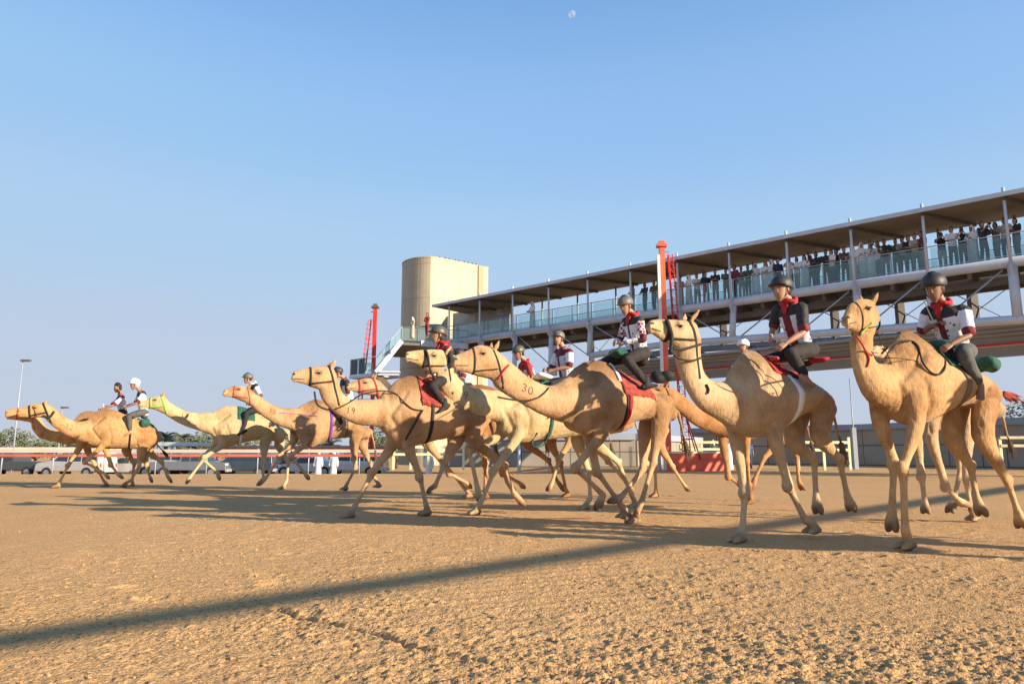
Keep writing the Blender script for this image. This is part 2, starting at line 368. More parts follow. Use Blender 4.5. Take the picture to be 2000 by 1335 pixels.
def ground():
    def axis(lo, hi, core0, core1, d0, g):
        a = list(np.arange(core0, core1, d0)); d = d0
        while a[-1] < hi: d = d * g; a.append(a[-1] + d)
        b = [core0]; d = d0
        while b[-1] > lo: d = d * g; b.append(b[-1] - d)
        return np.array(sorted(b[1:]) + a)
    xs = axis(-3500, 3500, -3.2, 3.6, .011, 1.016); 
    ys = [2.0]; 
    while ys[-1] < 60: ys.append(ys[-1] + max(.009, (ys[-1] - 1) * .0046))
    d = .7
    while ys[-1] < 3600: d *= 1.12; ys.append(ys[-1] + d)
    b = [2.0]; d = .02
    while b[-1] > -300: d *= 1.14; b.append(b[-1] - d)
    ys = np.array(sorted(b[1:]) + ys)
    X, Y = np.meshgrid(xs, ys)
    sp = np.maximum(np.gradient(X, axis=1), np.gradient(Y, axis=0))
    def fade(wl): return np.clip(wl / (sp * 2.0) - .6, 0, 1)
    z = base_z(X, Y)
    z = z + (vnoise(X, Y, .45, 1) - .5) * .02 * fade(2) + (vnoise(X + 9, Y, 1.7, 2) - .5) * .012 * fade(.6)
    msk = .55 + .9 * vnoise(X, Y, .9, 8); n1 = vnoise(X, Y, 9, 3)
    def crumbs(f, seed, dens, h):
        rng = np.random.RandomState(seed); JX, JY, RR = rng.rand(256, 256), rng.rand(256, 256), rng.rand(256, 256)
        xi = np.floor(X * f).astype(int); yi = np.floor(Y * f).astype(int); out = np.zeros_like(X); ok = (Y < 16) & (np.abs(X) < 12) & (Y > 1.5)
        xo, yo = X[ok] * f, Y[ok] * f; xi, yi = xi[ok], yi[ok]; best = np.zeros(xo.shape)
        for a_ in (-1, 0, 1):
            for b_ in (-1, 0, 1):
                i, j = (xi + a_) & 255, (yi + b_) & 255; r = np.where(RR[i, j] < dens, .28 + .42 * RR[j, i], .01)
                d2 = (xo - (xi + a_ + JX[i, j])) ** 2 + (yo - (yi + b_ + JY[i, j])) ** 2; best = np.maximum(best, np.sqrt(np.maximum(0, r * r - d2)))
        out[ok] = best / f * h; return out * fade(1.9 / f)
    clod = crumbs(26, 11, .15, .40) + crumbs(42, 12, .42, .6) + crumbs(60, 13, .5, .75) + (n1 - .5) * .012 * fade(.12) + (vnoise(X, Y, 34, 6) - .5) * .010 * fade(.03)
    z = z + clod * msk
    # hoof prints and faint harrow lines
    rg = np.random.RandomState(9); ang = R(207); ca, sa = math.cos(ang), math.sin(ang)
    xs1, ys1 = xs, ys
    for q in range(300):
        py_ = 3.5 + 17 * rg.rand() ** .8; px_ = rg.uniform(-.8, .8) * (py_ + 2); j0, j1 = np.searchsorted(xs1, (px_ - .25, px_ + .25)); i0, i1 = np.searchsorted(ys1, (py_ - .25, py_ + .25))
        if j1 - j0 < 3 or i1 - i0 < 3: continue
        a2 = ang + rg.uniform(-.3, .3); c2, s2 = math.cos(a2), math.sin(a2); dx = X[i0:i1, j0:j1] - px_; dy = Y[i0:i1, j0:j1] - py_; u = dx * c2 + dy * s2; v = -dx * s2 + dy * c2
        dd = np.sqrt((u / 1.25) ** 2 + v ** 2); amp = rg.uniform(.005, .014); z[i0:i1, j0:j1] += -amp * np.exp(-(dd / .075) ** 4) + amp * .5 * np.exp(-((dd - .105) / .028) ** 2)
    vv = -X * sa + Y * ca; z = z + .0035 * np.sin(vv * 2 * math.pi / .17 + 3 * vnoise(X, Y, .5, 77)) * vnoise(X, Y, .35, 78) * fade(.15)
    P_ = [gp(*q) for q in ((540, 1188), (620, 1212), (740, 1240), (830, 1268), (900, 1282), (960, 1296), (1060, 1306), (1150, 1322))]; best = np.full(X.shape, 9.0)
    for a_, b_ in zip(P_[:-1], P_[1:]):
        ax, ay = b_.x - a_.x, b_.y - a_.y; t_ = np.clip(((X - a_.x) * ax + (Y - a_.y) * ay) / (ax * ax + ay * ay), 0, 1); best = np.minimum(best, np.hypot(X - a_.x - ax * t_, Y - a_.y - ay * t_))
    best = best + (vnoise(X, Y, 9, 31) - .5) * .012
    z = z - .034 * np.exp(-(best / .018) ** 2) + .006 * np.exp(-((best - .05) / .022) ** 2)
    n, m = X.shape; co = np.stack([X, Y, z], -1).reshape(-1, 3).astype(np.float32)
    i = np.arange((n - 1) * (m - 1)); r = i // (m - 1); c = i % (m - 1); k = r * m + c
    fa = np.stack([k, k + 1, k + 1 + m, k + m], -1).astype(np.int32)
    me = bpy.data.meshes.new('sand_track'); me.vertices.add(len(co)); me.vertices.foreach_set('co', co.ravel())
    me.loops.add(fa.size); me.loops.foreach_set('vertex_index', fa.ravel()); me.polygons.add(len(fa))
    me.polygons.foreach_set('loop_start', np.arange(len(fa), dtype=np.int32) * 4)
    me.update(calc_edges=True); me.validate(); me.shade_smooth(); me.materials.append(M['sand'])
    o = bpy.data.objects.new('sand_track', me); COL.objects.link(o); tag(o, kind='structure')
    # loose clods
    mb = MB()
    ico = [V(p).normalized() for p in ((0, 0, 1), (.89, 0, .45), (.28, .85, .45), (-.72, .53, .45), (-.72, -.53, .45), (.28, -.85, .45), (.72, .53, -.45), (-.28, .85, -.45), (-.89, 0, -.45), (-.28, -.85, -.45), (.72, -.53, -.45), (0, 0, -1))]
    fc = [(0, 1, 2), (0, 2, 3), (0, 3, 4), (0, 4, 5), (0, 5, 1), (1, 6, 2), (2, 7, 3), (3, 8, 4), (4, 9, 5), (5, 10, 1), (6, 7, 2), (7, 8, 3), (8, 9, 4), (9, 10, 5), (10, 6, 1), (11, 7, 6), (11, 8, 7), (11, 9, 8), (11, 10, 9), (11, 6, 10)]
    for q in range(1600):
        y = 2.2 + 11 * random.random() ** 1.5; x = random.uniform(-.85, .85) * (y + 1.5)
        r = random.choice((.005, .007, .009, .011)) * random.uniform(.7, 1.3)
        mb.add([V((x, y, r * .35)) + V((p.x * r * random.uniform(.7, 1.4), p.y * r * random.uniform(.7, 1.4), p.z * r * random.uniform(.5, .9))) for p in ico], fc)
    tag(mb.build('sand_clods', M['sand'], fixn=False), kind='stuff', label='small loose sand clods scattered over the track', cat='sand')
ground()

# --- covered footbridge
ZD = 9.2
PA = gp(943, 660, ZD); PB = gp(2000, 508, ZD); BD = (PB - PA).normalized(); BN = V((-BD.y, BD.x, 0))      # BN points away from the camera
BN = BN if BN.y > 0 else -BN
def bp(s, off=0.0, z=ZD): p = PA + BD * s + BN * off; p.z = z; return p
S_POST = [-0.05 + i * 3.19 for i in range(-1, 17)]; S0, S1 = -4.4, 50.0
ZR = 12.1; BW = 2.9
def footbridge():
    t = empty('footbridge', (PA.x, PA.y, 0), 'long covered steel footbridge with glass railings crossing above the track', 'footbridge')
    def tb(name, mt, pts, r, n=12, sm=True):
        m = MB(); m.tube(pts, r, n); return m.build(name, M[mt], t, sm)
    tb('edge_tube', 'white_steel', [bp(S0), bp(S1)], .24, 16)
    tb('edge_tube', 'white_steel', [bp(S0, BW), bp(S1, BW)], .24, 16)
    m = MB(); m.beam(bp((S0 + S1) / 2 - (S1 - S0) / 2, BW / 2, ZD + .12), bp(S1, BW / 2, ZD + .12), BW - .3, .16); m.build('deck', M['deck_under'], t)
    # cross beams and trusses below the deck
    for k, s in enumerate(np.arange(S0 + 1, S1, 1.6)):
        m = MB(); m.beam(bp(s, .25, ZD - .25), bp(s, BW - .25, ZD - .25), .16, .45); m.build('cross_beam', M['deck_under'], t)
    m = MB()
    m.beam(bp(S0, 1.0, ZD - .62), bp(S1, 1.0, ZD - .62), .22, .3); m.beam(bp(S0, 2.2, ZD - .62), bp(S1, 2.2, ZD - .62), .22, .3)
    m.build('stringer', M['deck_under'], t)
    # roof: thin box with a pale rim, panels below
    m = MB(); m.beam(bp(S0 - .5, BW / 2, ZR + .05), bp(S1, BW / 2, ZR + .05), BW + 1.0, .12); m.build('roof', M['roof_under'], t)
    m = MB(); m.beam(bp(S0 - .5, -.53, ZR + .06), bp(S1, -.53, ZR + .06), .07, .2); m.build('roof_rim', M['white_steel'], t)
    m = MB(); m.beam(bp(S0 - .5, BW + .53, ZR + .06), bp(S1, BW + .53, ZR + .06), .07, .2); m.build('roof_rim', M['white_steel'], t)
    for i, s in enumerate(S_POST):
        m = MB(); m.tube([bp(s, -.30, ZD - .1), bp(s, -.30, ZR + .42)], .065, 10); m.build('post', M['white_steel'], t, True)
        m = MB(); m.tube([bp(s, BW + .1, ZD), bp(s, BW + .1, ZR)], .06, 8); m.build('post', M['grey_steel'], t, True)
        m = MB(); m.beam(bp(s, -.4, ZR - .1), bp(s + 1.6, BW + .3, ZR - .1), .1, .16); m.build('roof_beam', M['dark_steel'], t)
        m = MB(); m.beam(bp(s, 0, ZD - .45), bp(s, -.34, ZD - .1), .14, .5); m.build('bracket', M['white_steel'], t)
        if i < len(S_POST) - 1:
            for k in range(2):
                a = s + .1 + k * 1.55
                m = MB(); m.beam(bp(a, .16, ZD + .78), bp(a + 1.46, .16, ZD + .78), .02, .92); m.build('glass_panel', M['glass'], t)
                m = MB(); m.beam(bp(a, BW - .16, ZD + .78), bp(a + 1.46, BW - .16, ZD + .78), .02, .92); m.build('glass_panel', M['glass'], t)
                m = MB(); m.box(bp(a + 1.5, .16, ZD + .76), (.05, .05, 1.06)); m.build('baluster', M['grey_steel'], t)
    for o_ in (.16, BW - .16):
        m = MB(); m.tube([bp(S0, o_, ZD + 1.32), bp(S1, o_, ZD + 1.32)], .028, 8); m.build('handrail', M['grey_steel'], t, True)
        m = MB(); m.tube([bp(S0, o_, ZD + .33), bp(S1, o_, ZD + .33)], .02, 8); m.build('handrail', M['grey_steel'], t, True)
    # lower chord (a very flat arch) with struts and crossed rods
    def zc(s): return 7.25 - max(0, (s - 15)) * .036 - max(0, (15 - s)) ** 2 * .006
    cs = list(np.linspace(9.5, S1, 26))
    for o_ in (0, BW):
        tb('lower_chord', 'white_steel' if not o_ else 'grey_steel', [bp(s, o_, zc(s)) for s in cs], .2, 14)
    for i, s in enumerate(S_POST):
        z1 = zc(s) if s > 9.5 else ZD - 1.5
        if s < -3: continue
        if s < 3: 
            tb('strut', 'white_steel', [bp(s, 0, ZD - .2), bp(s, 0, ZD - .75)], .15, 12); continue
        tb('strut', 'white_steel', [bp(s, 0, ZD - .1), bp(s - (.18 if s < 22 else 0), 0, z1 - (2.4 if s < 9.5 else 0))], .2 if s > 20 else .17, 12)
        m = MB(); m.beam(bp(s + 1.2, BW, ZD - .1), bp(s + 1.2, BW, zc(s) if s > 9.5 else 6.4), .34, .34, up=V((1, 0, 0))); m.build('strut', M['dark_steel'], t)
    for i, s in enumerate(S_POST[:-1]):
        if s < 2.5: continue
        n = S_POST[i + 1]
        if s < 19: tb('tie_rod', 'grey_steel', [bp(s + .35, 0, ZD - .3), bp(n - .2, 0, max(6.3, zc(n)))], .035, 6)
        else: tb('tie_rod', 'grey_steel', [bp(s + .1, 0, zc(s)), bp(n - .35, 0, ZD - .3)], .04, 6)
        tb('tie_rod', 'grey_steel', [bp(s, BW, ZD - .2), bp(n, BW, zc(n) if n > 9.5 else 6.2)], .025, 6)
        tb('tie_rod', 'grey_steel', [bp(n, BW, ZD - .2), bp(s, BW, zc(s) if s > 9.5 else 6.2)], .025, 6)
    return t
footbridge()

def ramp_deck():
    """second lower walkway behind the arch: slatted soffit, grey parapet with a dark red rail"""
    t = empty('lower_walkway', bp(14, 1, 0), 'grey lower walkway with a dark red rail below the footbridge', 'walkway')
    t.location.z = 0
    a, b = 9.0, S1
    for k in range(9):
        off = .3 + k * .46
        m = MB(); m.beam(bp(a, off, 6.5), bp(b, off, 6.5), .24, .1); m.build('soffit_slat', M['soffit'] if k % 3 else M['grey_paint'], t)
    m = MB()
    for s in np.arange(a + 1, b, 3.19): m.beam(bp(s, .2, 6.68), bp(s, 4.1, 6.68), .2, .24)
    m.build('cross_girders', M['deck_under'], t)
    m = MB(); m.beam(bp(a, 4.45, 6.42), bp(b, 4.45, 6.42), .25, .36); m.build('parapet', M['grey_paint'], t)
    m = MB(); m.tube([bp(a, 4.25, 6.17), bp(b, 4.25, 6.17)], .05, 8); m.build('red_rail', M['red_paint'], t, True)
    m = MB(); m.beam(bp(a, 4.46, 6.09), bp(b, 4.46, 6.09), .22, .09); m.build('white_edge', M['white_steel'], t)
    m = MB(); m.beam(bp(a, 4.5, 5.8), bp(b, 4.5, 5.8), .2, .46); m.build('fascia', M['grey_paint'], t)
    for s in (50,):
        m = MB(); m.box(bp(s, 3, 3.1), (.6, .6, 6.2)); m.build('support_column', M['concrete'], t)
ramp_deck()

def tower():
    t = empty('stair_tower', (-5, 60.5, 0), 'tall sand-coloured panelled tower with a rounded left end', 'tower')
    H = 17.0; C = V((-6.75, 57.8, 0)); Rr = V((-2.1, 61.4, 0)); d = (Rr - C).normalized(); n = V((-d.y, d.x, 0))
    ctr = V((-6.6, 60.6, 0))
    pts = [Rr, Rr + n * 3.6]
    back = ctr + n * 3.0; pts.append(back)
    a0 = math.atan2(back.y - ctr.y, back.x - ctr.x); a1 = math.atan2(C.y - ctr.y, C.x - ctr.x)
    if a1 < a0: a1 += 2 * math.pi
    for k in range(1, 24):
        f = k / 24; a = a0 + (a1 - a0) * f; r = (back - ctr).length * (1 - f) + (C - ctr).length * f
        pts.append(ctr + V((math.cos(a), math.sin(a), 0)) * r)
    pts.append(C); pts.append(C + d * .55 - n * .10)
    pts = pts[::-1]
    me = bpy.data.meshes.new('shell'); vs = []; fs = []; N = len(pts)
    u = [0]
    for i in range(N): u.append(u[-1] + (pts[(i + 1) % N] - pts[i]).length)
    for p in pts: vs += [tuple(p - t.location), tuple(p - t.location + V((0, 0, H)))]
    for i in range(N): j = (i + 1) % N; fs.append((2 * i, 2 * j, 2 * j + 1, 2 * i + 1))
    fs.append(tuple(2 * i + 1 for i in range(N)))
    me.from_pydata(vs, [], fs); uv = me.uv_layers.new(name='UVMap')
    for i in range(N):
        for k, (a, b) in enumerate(((u[i], .0), (u[i + 1], .0), (u[i + 1], H), (u[i], H))): uv.data[i * 4 + k].uv = (a + .3, b + .9)
    import bmesh
    b = bmesh.new(); b.from_mesh(me); bmesh.ops.recalc_face_normals(b, faces=b.faces); b.to_mesh(me); b.free()
    me.materials.append(M['tower_panel']); o = bpy.data.objects.new('wall', me); COL.objects.link(o); o.parent = t
    m = MB(); q = Rr - d * .85 - n * .06; m.box((q.x, q.y, H / 2 + .1), (.5, .12, H), (d, n, V((0, 0, 1)))); m.build('downpipe_cover', mat('brown_strip', (.33, .25, .13), .6), t)
    m = MB(); m.prism([p + V((0, 0, H)) for p in [ctr + (x - ctr) * 1.012 for x in pts]], (0, 0, .12)); m.build('roof_coping', mat('coping', (.42, .36, .24), .7), t)
    for k in range(9):
        m = MB(); q = C + d * (.9 + k * .47 + random.uniform(-.1, .1)); m.ball((q.x, q.y + .3, H + .25), (.07, .07, .11), 8); m.box((q.x, q.y + .3, H + .17), (.03, .03, .12))
        m.build('roof_lamp', M['dark_steel'], t)
    # lobby behind the end of the bridge
    m = MB(); q = bp(-3.4, BW + .6, ZD + 1.6); m.box(q, (6.6, .12, 3.2), (BD, BN, V((0, 0, 1)))); m.build('lobby_wall', mat('lobby', (.30, .34, .32), .5, 0, 1.2, .3), t)
    return t
tower()

def stair():
    L = gp(785, 661, 8.9); t = empty('stairway', (L.x, L.y, 0), 'steel staircase with glass sides descending left from the tower landing', 'staircase')
    zl = 8.9
    a = gp(785, 662, zl); b = gp(835, 661, zl); c = gp(898, 672, zl)
    dx = (c - a).normalized(); dn = V((-dx.y, dx.x, 0))
    A = gp(785, 665, zl); q_ = bp(-1.6, .1); q_.z = A.z; L2 = (q_ - A).length; X = (q_ - A).normalized(); N_ = V((-X.y, X.x, 0))
    m = MB(); m.box(A + X * (L2 / 2) + N_ * 3.4 - V((0, 0, .2)), (L2, 6.8, .18), (X, N_, V((0, 0, 1)))); m.build('landing', M['deck_under'], t)
    m = MB(); m.box(A + X * (L2 / 2 + .7) - N_ * .04 - V((0, 0, .12)), (L2 - 1.4, .08, .42), (X, N_, V((0, 0, 1)))); m.build('landing_edge', M['white_steel'], t)
    for k in range(int(L2 / 1.12)):
        m = MB(); m.box(A + X * (.55 + k * 1.12) + N_ * .02 + V((0, 0, .5)), (1.06, .02, .92), (X, N_, V((0, 0, 1)))); m.build('glass_panel', M['glass'], t)
    m = MB(); m.tube([A + V((0, 0, 1.02)), A + X * L2 + V((0, 0, 1.02))], .03); m.build('handrail', M['grey_steel'], t, True)
    # flight going down to the left
    bot = gp(735, 727, 6.55); dirr = (bot - A); dirr.z = 0; run = dirr.length; dirr.normalize(); side = V((-dirr.y, dirr.x, 0)); side = side if side.y > 0 else -side
    n = 15
    for off in (0, 1.9):
        m = MB(); m.beam(A + side * off, bot + side * off, .09, .34); m.build('stringer', M['white_steel'] if not off else M['grey_steel'], t)
    for k in range(n):
        p = A.lerp(bot, (k + .5) / n); m = MB(); m.box(p + side * .95, (run / n * 1.05, 1.8, .05), (dirr, side, V((0, 0, 1)))); m.build('step', M['grey_steel'], t)
    for k in range(4):
        p = A.lerp(bot, k / 4); q = A.lerp(bot, (k + .97) / 4); m = MB(); m.prism([p + V((0, 0, .14)), q + V((0, 0, .14)), q + V((0, 0, 1.02)), p + V((0, 0, 1.02))], side * .02); m.build('glass_panel', M['glass'], t)
        m = MB(); m.box(p + V((0, 0, .5)), (.04, .04, 1.05)); m.build('baluster', M['grey_steel'], t)
    m = MB(); m.tube([A + V((0, 0, 1.05)), bot + V((0, 0, 1.05))], .03); m.build('handrail', M['grey_steel'], t, True)
    # half landing with a glass box, then a flight back under
    hl = gp(684, 737, 6.4); m = MB(); X2 = (bot - hl); X2.z = 0; w2 = X2.length; X2.normalize(); Y2 = V((-X2.y, X2.x, 0))
    m.box(hl + X2 * (w2 / 2) + Y2 * 1.0, (w2, 2.2, .2), (X2, Y2, V((0, 0, 1)))); m.build('half_landing', M['white_steel'], t)
    for k in range(2):
        m = MB(); m.box(hl + X2 * (.42 + .86 * k) + V((0, 0, .72)), (.82, .02, 1.1), (X2, Y2, V((0, 0, 1)))); m.build('glass_panel', M['glass'], t)
    m = MB(); m.box(hl + Y2 * 1.0 + V((0, 0, .72)), (.02, 2.0, 1.1), (X2, Y2, V((0, 0, 1)))); m.build('glass_panel', M['glass'], t)
    m = MB(); m.tube([hl + V((0, 0, 1.3)), hl + X2 * w2 + V((0, 0, 1.3))], .025); m.tube([hl + V((0, 0, .1)), hl + V((0, 0, 1.3))], .03); m.build('handrail', M['grey_steel'], t, True)
    e = bot + V((3.2, .8, -3.4)); m = MB(); m.beam(bot + V((0, .6, -.1)), e, 1.9, .35); m.build('lower_flight', mat('brown_soffit', (.16, .115, .07), .8, 0, 1, .2), t)
    m = MB(); m.beam(bot + V((.2, -.3, .0)), bot + V((1.7, -.2, .0)), .5, .12); m.beam(bot + V((.2, -.3, -.2)), bot + V((1.6, -.2, -.2)), .5, .1); m.build('tread_edge', M['white_steel'], t)
    m = MB(); m.box((e.x + .4, e.y, e.z / 2), (.5, .5, e.z)); m.build('support_column', M['concrete'], t)
stair()

# --- red start masts
def mast(px, top, gz, depth, side, label, block):
    base = yp(px, 900, depth); base.z = 0
    t = empty('start_mast', base, label, 'mast', 'red lattice masts beside the track')
    H = top
    c = MB(); c.box(base + V((0, 0, H / 2)), (.28, .28, H)); c.build('column', M['orange_red' if block else 'red_paint'], t)
    if block: m = MB(); m.box(base + V((-.225, -.12, H / 2 - .2)), (.15, .16, H - .5)); m.build('cable_duct', M['white_paint'], t)
    m = MB(); m.box(base + V((0, 0, H + .12)), (.55, .5, .16)); m.box(base + V((0, 0, H + .28)), (.3, .3, .2)); m.build('mast_head', M['dark_steel' if not block else 'orange_red'], t)
    if block:
        top_, bot_ = base + V((side * .38, 0, H * .97)), base + V((side * .9, 0, 0))
    else:
        top_, bot_ = base + V((side * .32, 0, H * .93)), base + V((side * 1.3, 0, 0))
    o2 = V((0, .4, 0)); sx = V((side * .35, 0, 0))
    m = MB()
    for q in (V((0, 0, 0)), o2, sx * (1 if block else .8)): m.tube([top_ + q * .6, bot_ + q], .03, 6)
    m.build('lattice_chord', M['red_paint'], t, True)
    m = MB(); n = int(H / .42)
    for k in range(n):
        f = k / n; g = (k + 1) / n; p = bot_.lerp(top_, f); q = bot_.lerp(top_, g)
        m.tube([p, p + sx * .9], .018, 5); m.tube([p, p + o2 * .9], .018, 5); m.tube([p + sx * .9, q], .014, 5); m.tube([p + o2 * .9, q], .014, 5)
        if not block: m.tube([p, base + V((side * .18, 0, p.z))], .012, 5)
    m.build('lattice_web', M['red_paint'], t)
    m = MB()
    for z in (H * .98, H * .6, 3.9): m.tube([base + V((0, 0, z)), V((top_.lerp(bot_, 1 - z / H).x, base.y, z))], .03, 6)
    m.build('stay', M['red_paint'], t)
    m = MB()
    for q in ((.35, -.7), (1.15, -.7), (1.3, .5)): m.tube([base + V((side * .75, 0, 3.9)), base + V((side * (.4 + q[0]), q[1], .6 if block else 0))], .035, 6)
    m.tube([base + V((side * .6, -.6, 1.7)), base + V((side * 1.35, -.3, 1.7))], .03, 6)
    m.build('tripod_leg', M['red_paint'], t, True)
    if block:
        a_ = R(24); ax_ = (V((math.cos(a_), math.sin(a_), 0)), V((-math.sin(a_), math.cos(a_), 0)), V((0, 0, 1)))
        m = MB(); m.box(base + V((1.40, .0, .47)), (3.0, 1.2, .94), ax_); m.build('base_block', M['orange_red'], t)
        m = MB(); m.box(base + V((1.40, .0, .99)), (3.1, 1.3, .09), ax_); m.build('base_cap', M['cream_paint'], t)
    return base
mb1 = mast(1306, 12.4, 0, 39.2, 1, 'tall orange red mast standing on the low red block', True)
mb2 = mast(724, 12.2, 0, 55.5, -1, 'farther slimmer red mast left of the stair tower', False)

# --- running rail on the far left, thin posts
def running_rail():
    a = V((-34, 33.2, 0)); b = V((-5.9, 33.6, 0)); t = empty('running_rail', (-15, 33.4, 0), 'long low red and cream rail along the far edge of the track', 'rail')
    m = MB(); m.beam(a + V((0, 0, .84)), b + V((0, 0, .84)), .05, .13); m.build('red_board', mat('faded_red', (.48, .12, .085), .6, 0, .8, .2), t)
    m = MB(); m.beam(a + V((0, .02, 1.04)), b + V((0, .02, 1.04)), .05, .15); m.build('cream_board', mat('rail_cream', (.52, .44, .36), .6, 0, .5, .15), t)
    for k in range(12):
        p = a.lerp(b, (k + .5) / 12); m = MB(); m.tube([p + V((0, .07, -.1)), p + V((0, .07, 1.16))], .03, 6); m.build('post', M['grey_steel'], t, True)
running_rail()

# --- boundary walls
def wall(name, label, pts, h, m_, ledge=True):
    t = empty(name, (pts[0].x, pts[0].y, 0), label, 'wall')
    for a, b in zip(pts[:-1], pts[1:]):
        d = (b - a); L = d.length; d.normalize(); n = V((-d.y, d.x, 0)) * .15
        me = bpy.data.meshes.new('panel'); o = t.location
        q = [a - n, b - n, b + n, a + n]; vs = [tuple(x - o + V((0, 0, z))) for x in q for z in (0, h)]
        fs = [(0, 2, 3, 1), (4, 6, 7, 5), (2, 4, 5, 3), (6, 0, 1, 7), (1, 3, 5, 7)]
        me.from_pydata(vs, [], fs); uv = me.uv_layers.new(name='UVMap')
        for k in range(2):
            for i, c in enumerate(((0, 0), (L, 0), (L, h), (0, h))): uv.data[k * 4 + i].uv = (c[0], c[1])
        for i in range(8, len(me.loops)): uv.data[i].uv = (.5, .5)
        me.materials.append(m_); ob = bpy.data.objects.new('panel', me); COL.objects.link(ob); ob.parent = t
        if ledge:
            m = MB(); m.beam(a + V((0, 0, h + .22)), b + V((0, 0, h + .22)), .7, .44); m.build('coping', M['grey_paint'], t)
        m = MB(); m.beam(a + V((0, 0, .06)) - n * 1.6, b + V((0, 0, .06)) - n * 1.6, .3, .14); m.build('kerb', M['concrete'], t)
wall('boundary_wall', 'high dark panelled boundary wall behind the right half of the track', [V((36.5, 37, 0)), V((32, 46.8, 0)), V((27.5, 56.6, 0)), V((16.5, 66, 0))], 2.75, M['wall_panel'])
wall('boundary_wall', 'low dark panelled wall seen between the camel legs left of the near red mast', [V((16.3, 63, 0)), V((8.5, 50, 0)), V((-4.5, 50.5, 0))], 1.85, panel_mat('wall_panels_low', (.30, .27, .23), 1.7, 1.0, .07, .3, 'UV'))

def yellow_rail(p0, p1, label, posts, h=1.55):
    t = empty('yellow_railing', (p0.x, p0.y, 0), label, 'railing', 'cream yellow railings by the far edge')
    for z in (h, h - .42):
        m = MB(); m.beam(p0 + V((0, 0, z)), p1 + V((0, 0, z)), .08, .14); m.build('rail', M['cream_paint'], t)
    for k in range(posts):
        p = p0.lerp(p1, k / (posts - 1)); m = MB(); m.box(p + V((0, .06, (h + .3 * (k == posts - 1)) / 2)), (.13, .1, h + .3 * (k == posts - 1))); m.build('post', M['cream_paint'], t)
def g_at(px, d): p = yp(px, 900, d); p.z = 0; return p
yellow_rail(g_at(1560, 41), g_at(1661, 41.5), 'short cream yellow railing left of the grey pole', 3)
yellow_rail(g_at(1958, 38), g_at(2150, 37), 'cream yellow railing at the right edge of the photo', 4, 1.75)
yellow_rail(g_at(1332, 44), g_at(1412, 44), 'cream yellow railing behind the low red block', 3, 1.6)
yellow_rail(g_at(768, 42), g_at(905, 42), 'cream yellow railing seen between legs right of the far red mast', 5, 1.3)

def pole(px, d, h, label, name='flag_pole', r=.03, rl=.1, hl=0, head=False, m_='grey_steel'):
    p = g_at(px, d); p.z = float(base_z(np.array(p.x), np.array(p.y)))
    t = empty(name, p, label, name.replace('_', ' '))
    m = MB(); m.tube([p, p + V((0, 0, h))], [r * 1.4, r], 8); m.build('shaft', M[m_], t, True)
    if hl: m = MB(); m.box(p + V((0, 0, hl / 2)), (rl * 2, rl * 2, hl)); m.build('sleeve', M['grey_paint'], t)
    if head:
        m = MB(); m.box(p + V((.25, 0, h + .08)), (.75, .3, .16)); m.tube([p + V((0, 0, h)), p + V((.25, 0, h + .1))], .05, 6); m.build('lamp_head', M['dark_steel'], t)
pole(1671, 43, 5.4, 'thin grey pole with a thick square sleeve in front of the wall', hl=2.45, rl=.12)
pole(24, 60, 9.3, 'tall slim street lamp at the left edge above the palms', 'street_lamp', .045, head=True, m_='grey_steel')
pole(112, 75, 6.3, 'small far street lamp right of the tall one', 'street_lamp', .05, head=True, m_='grey_steel')
pole(1072, 47, 3.6, 'thin grey pole behind the legs in the middle', 'post', .03)
pole(1014, 46, 2.0, 'stout white post before the low wall', 'post', .08, m_='white_paint')

# --- unseen boom, added out of frame to cast the long thin shadow on the sand
def boom():
    h = 4.3; k = h / math.tan(SUN_EL); off = V((math.sin(SUN_AZ), math.cos(SUN_AZ), 0)) * k
    a = gp(-220, 1285); b = gp(2080, 938); d = (b - a).normalized(); b = b + d * 9
    t = empty('shadow_boom', a + off, 'unseen long white boom added to cast a shadow across the track', 'boom')
    p, q = a + off + V((0, 0, h)), b + off + V((0, 0, h))
    m = MB(); m.tube([p, p.lerp(q, .3), q], [.07, .10, .15], 12); m.build('arm', M['white_paint'], t, True)
    m = MB(); m.tube([V((q.x, q.y, 0)), q], .12, 10); m.build('post', M['red_paint'], t, True)
boom()

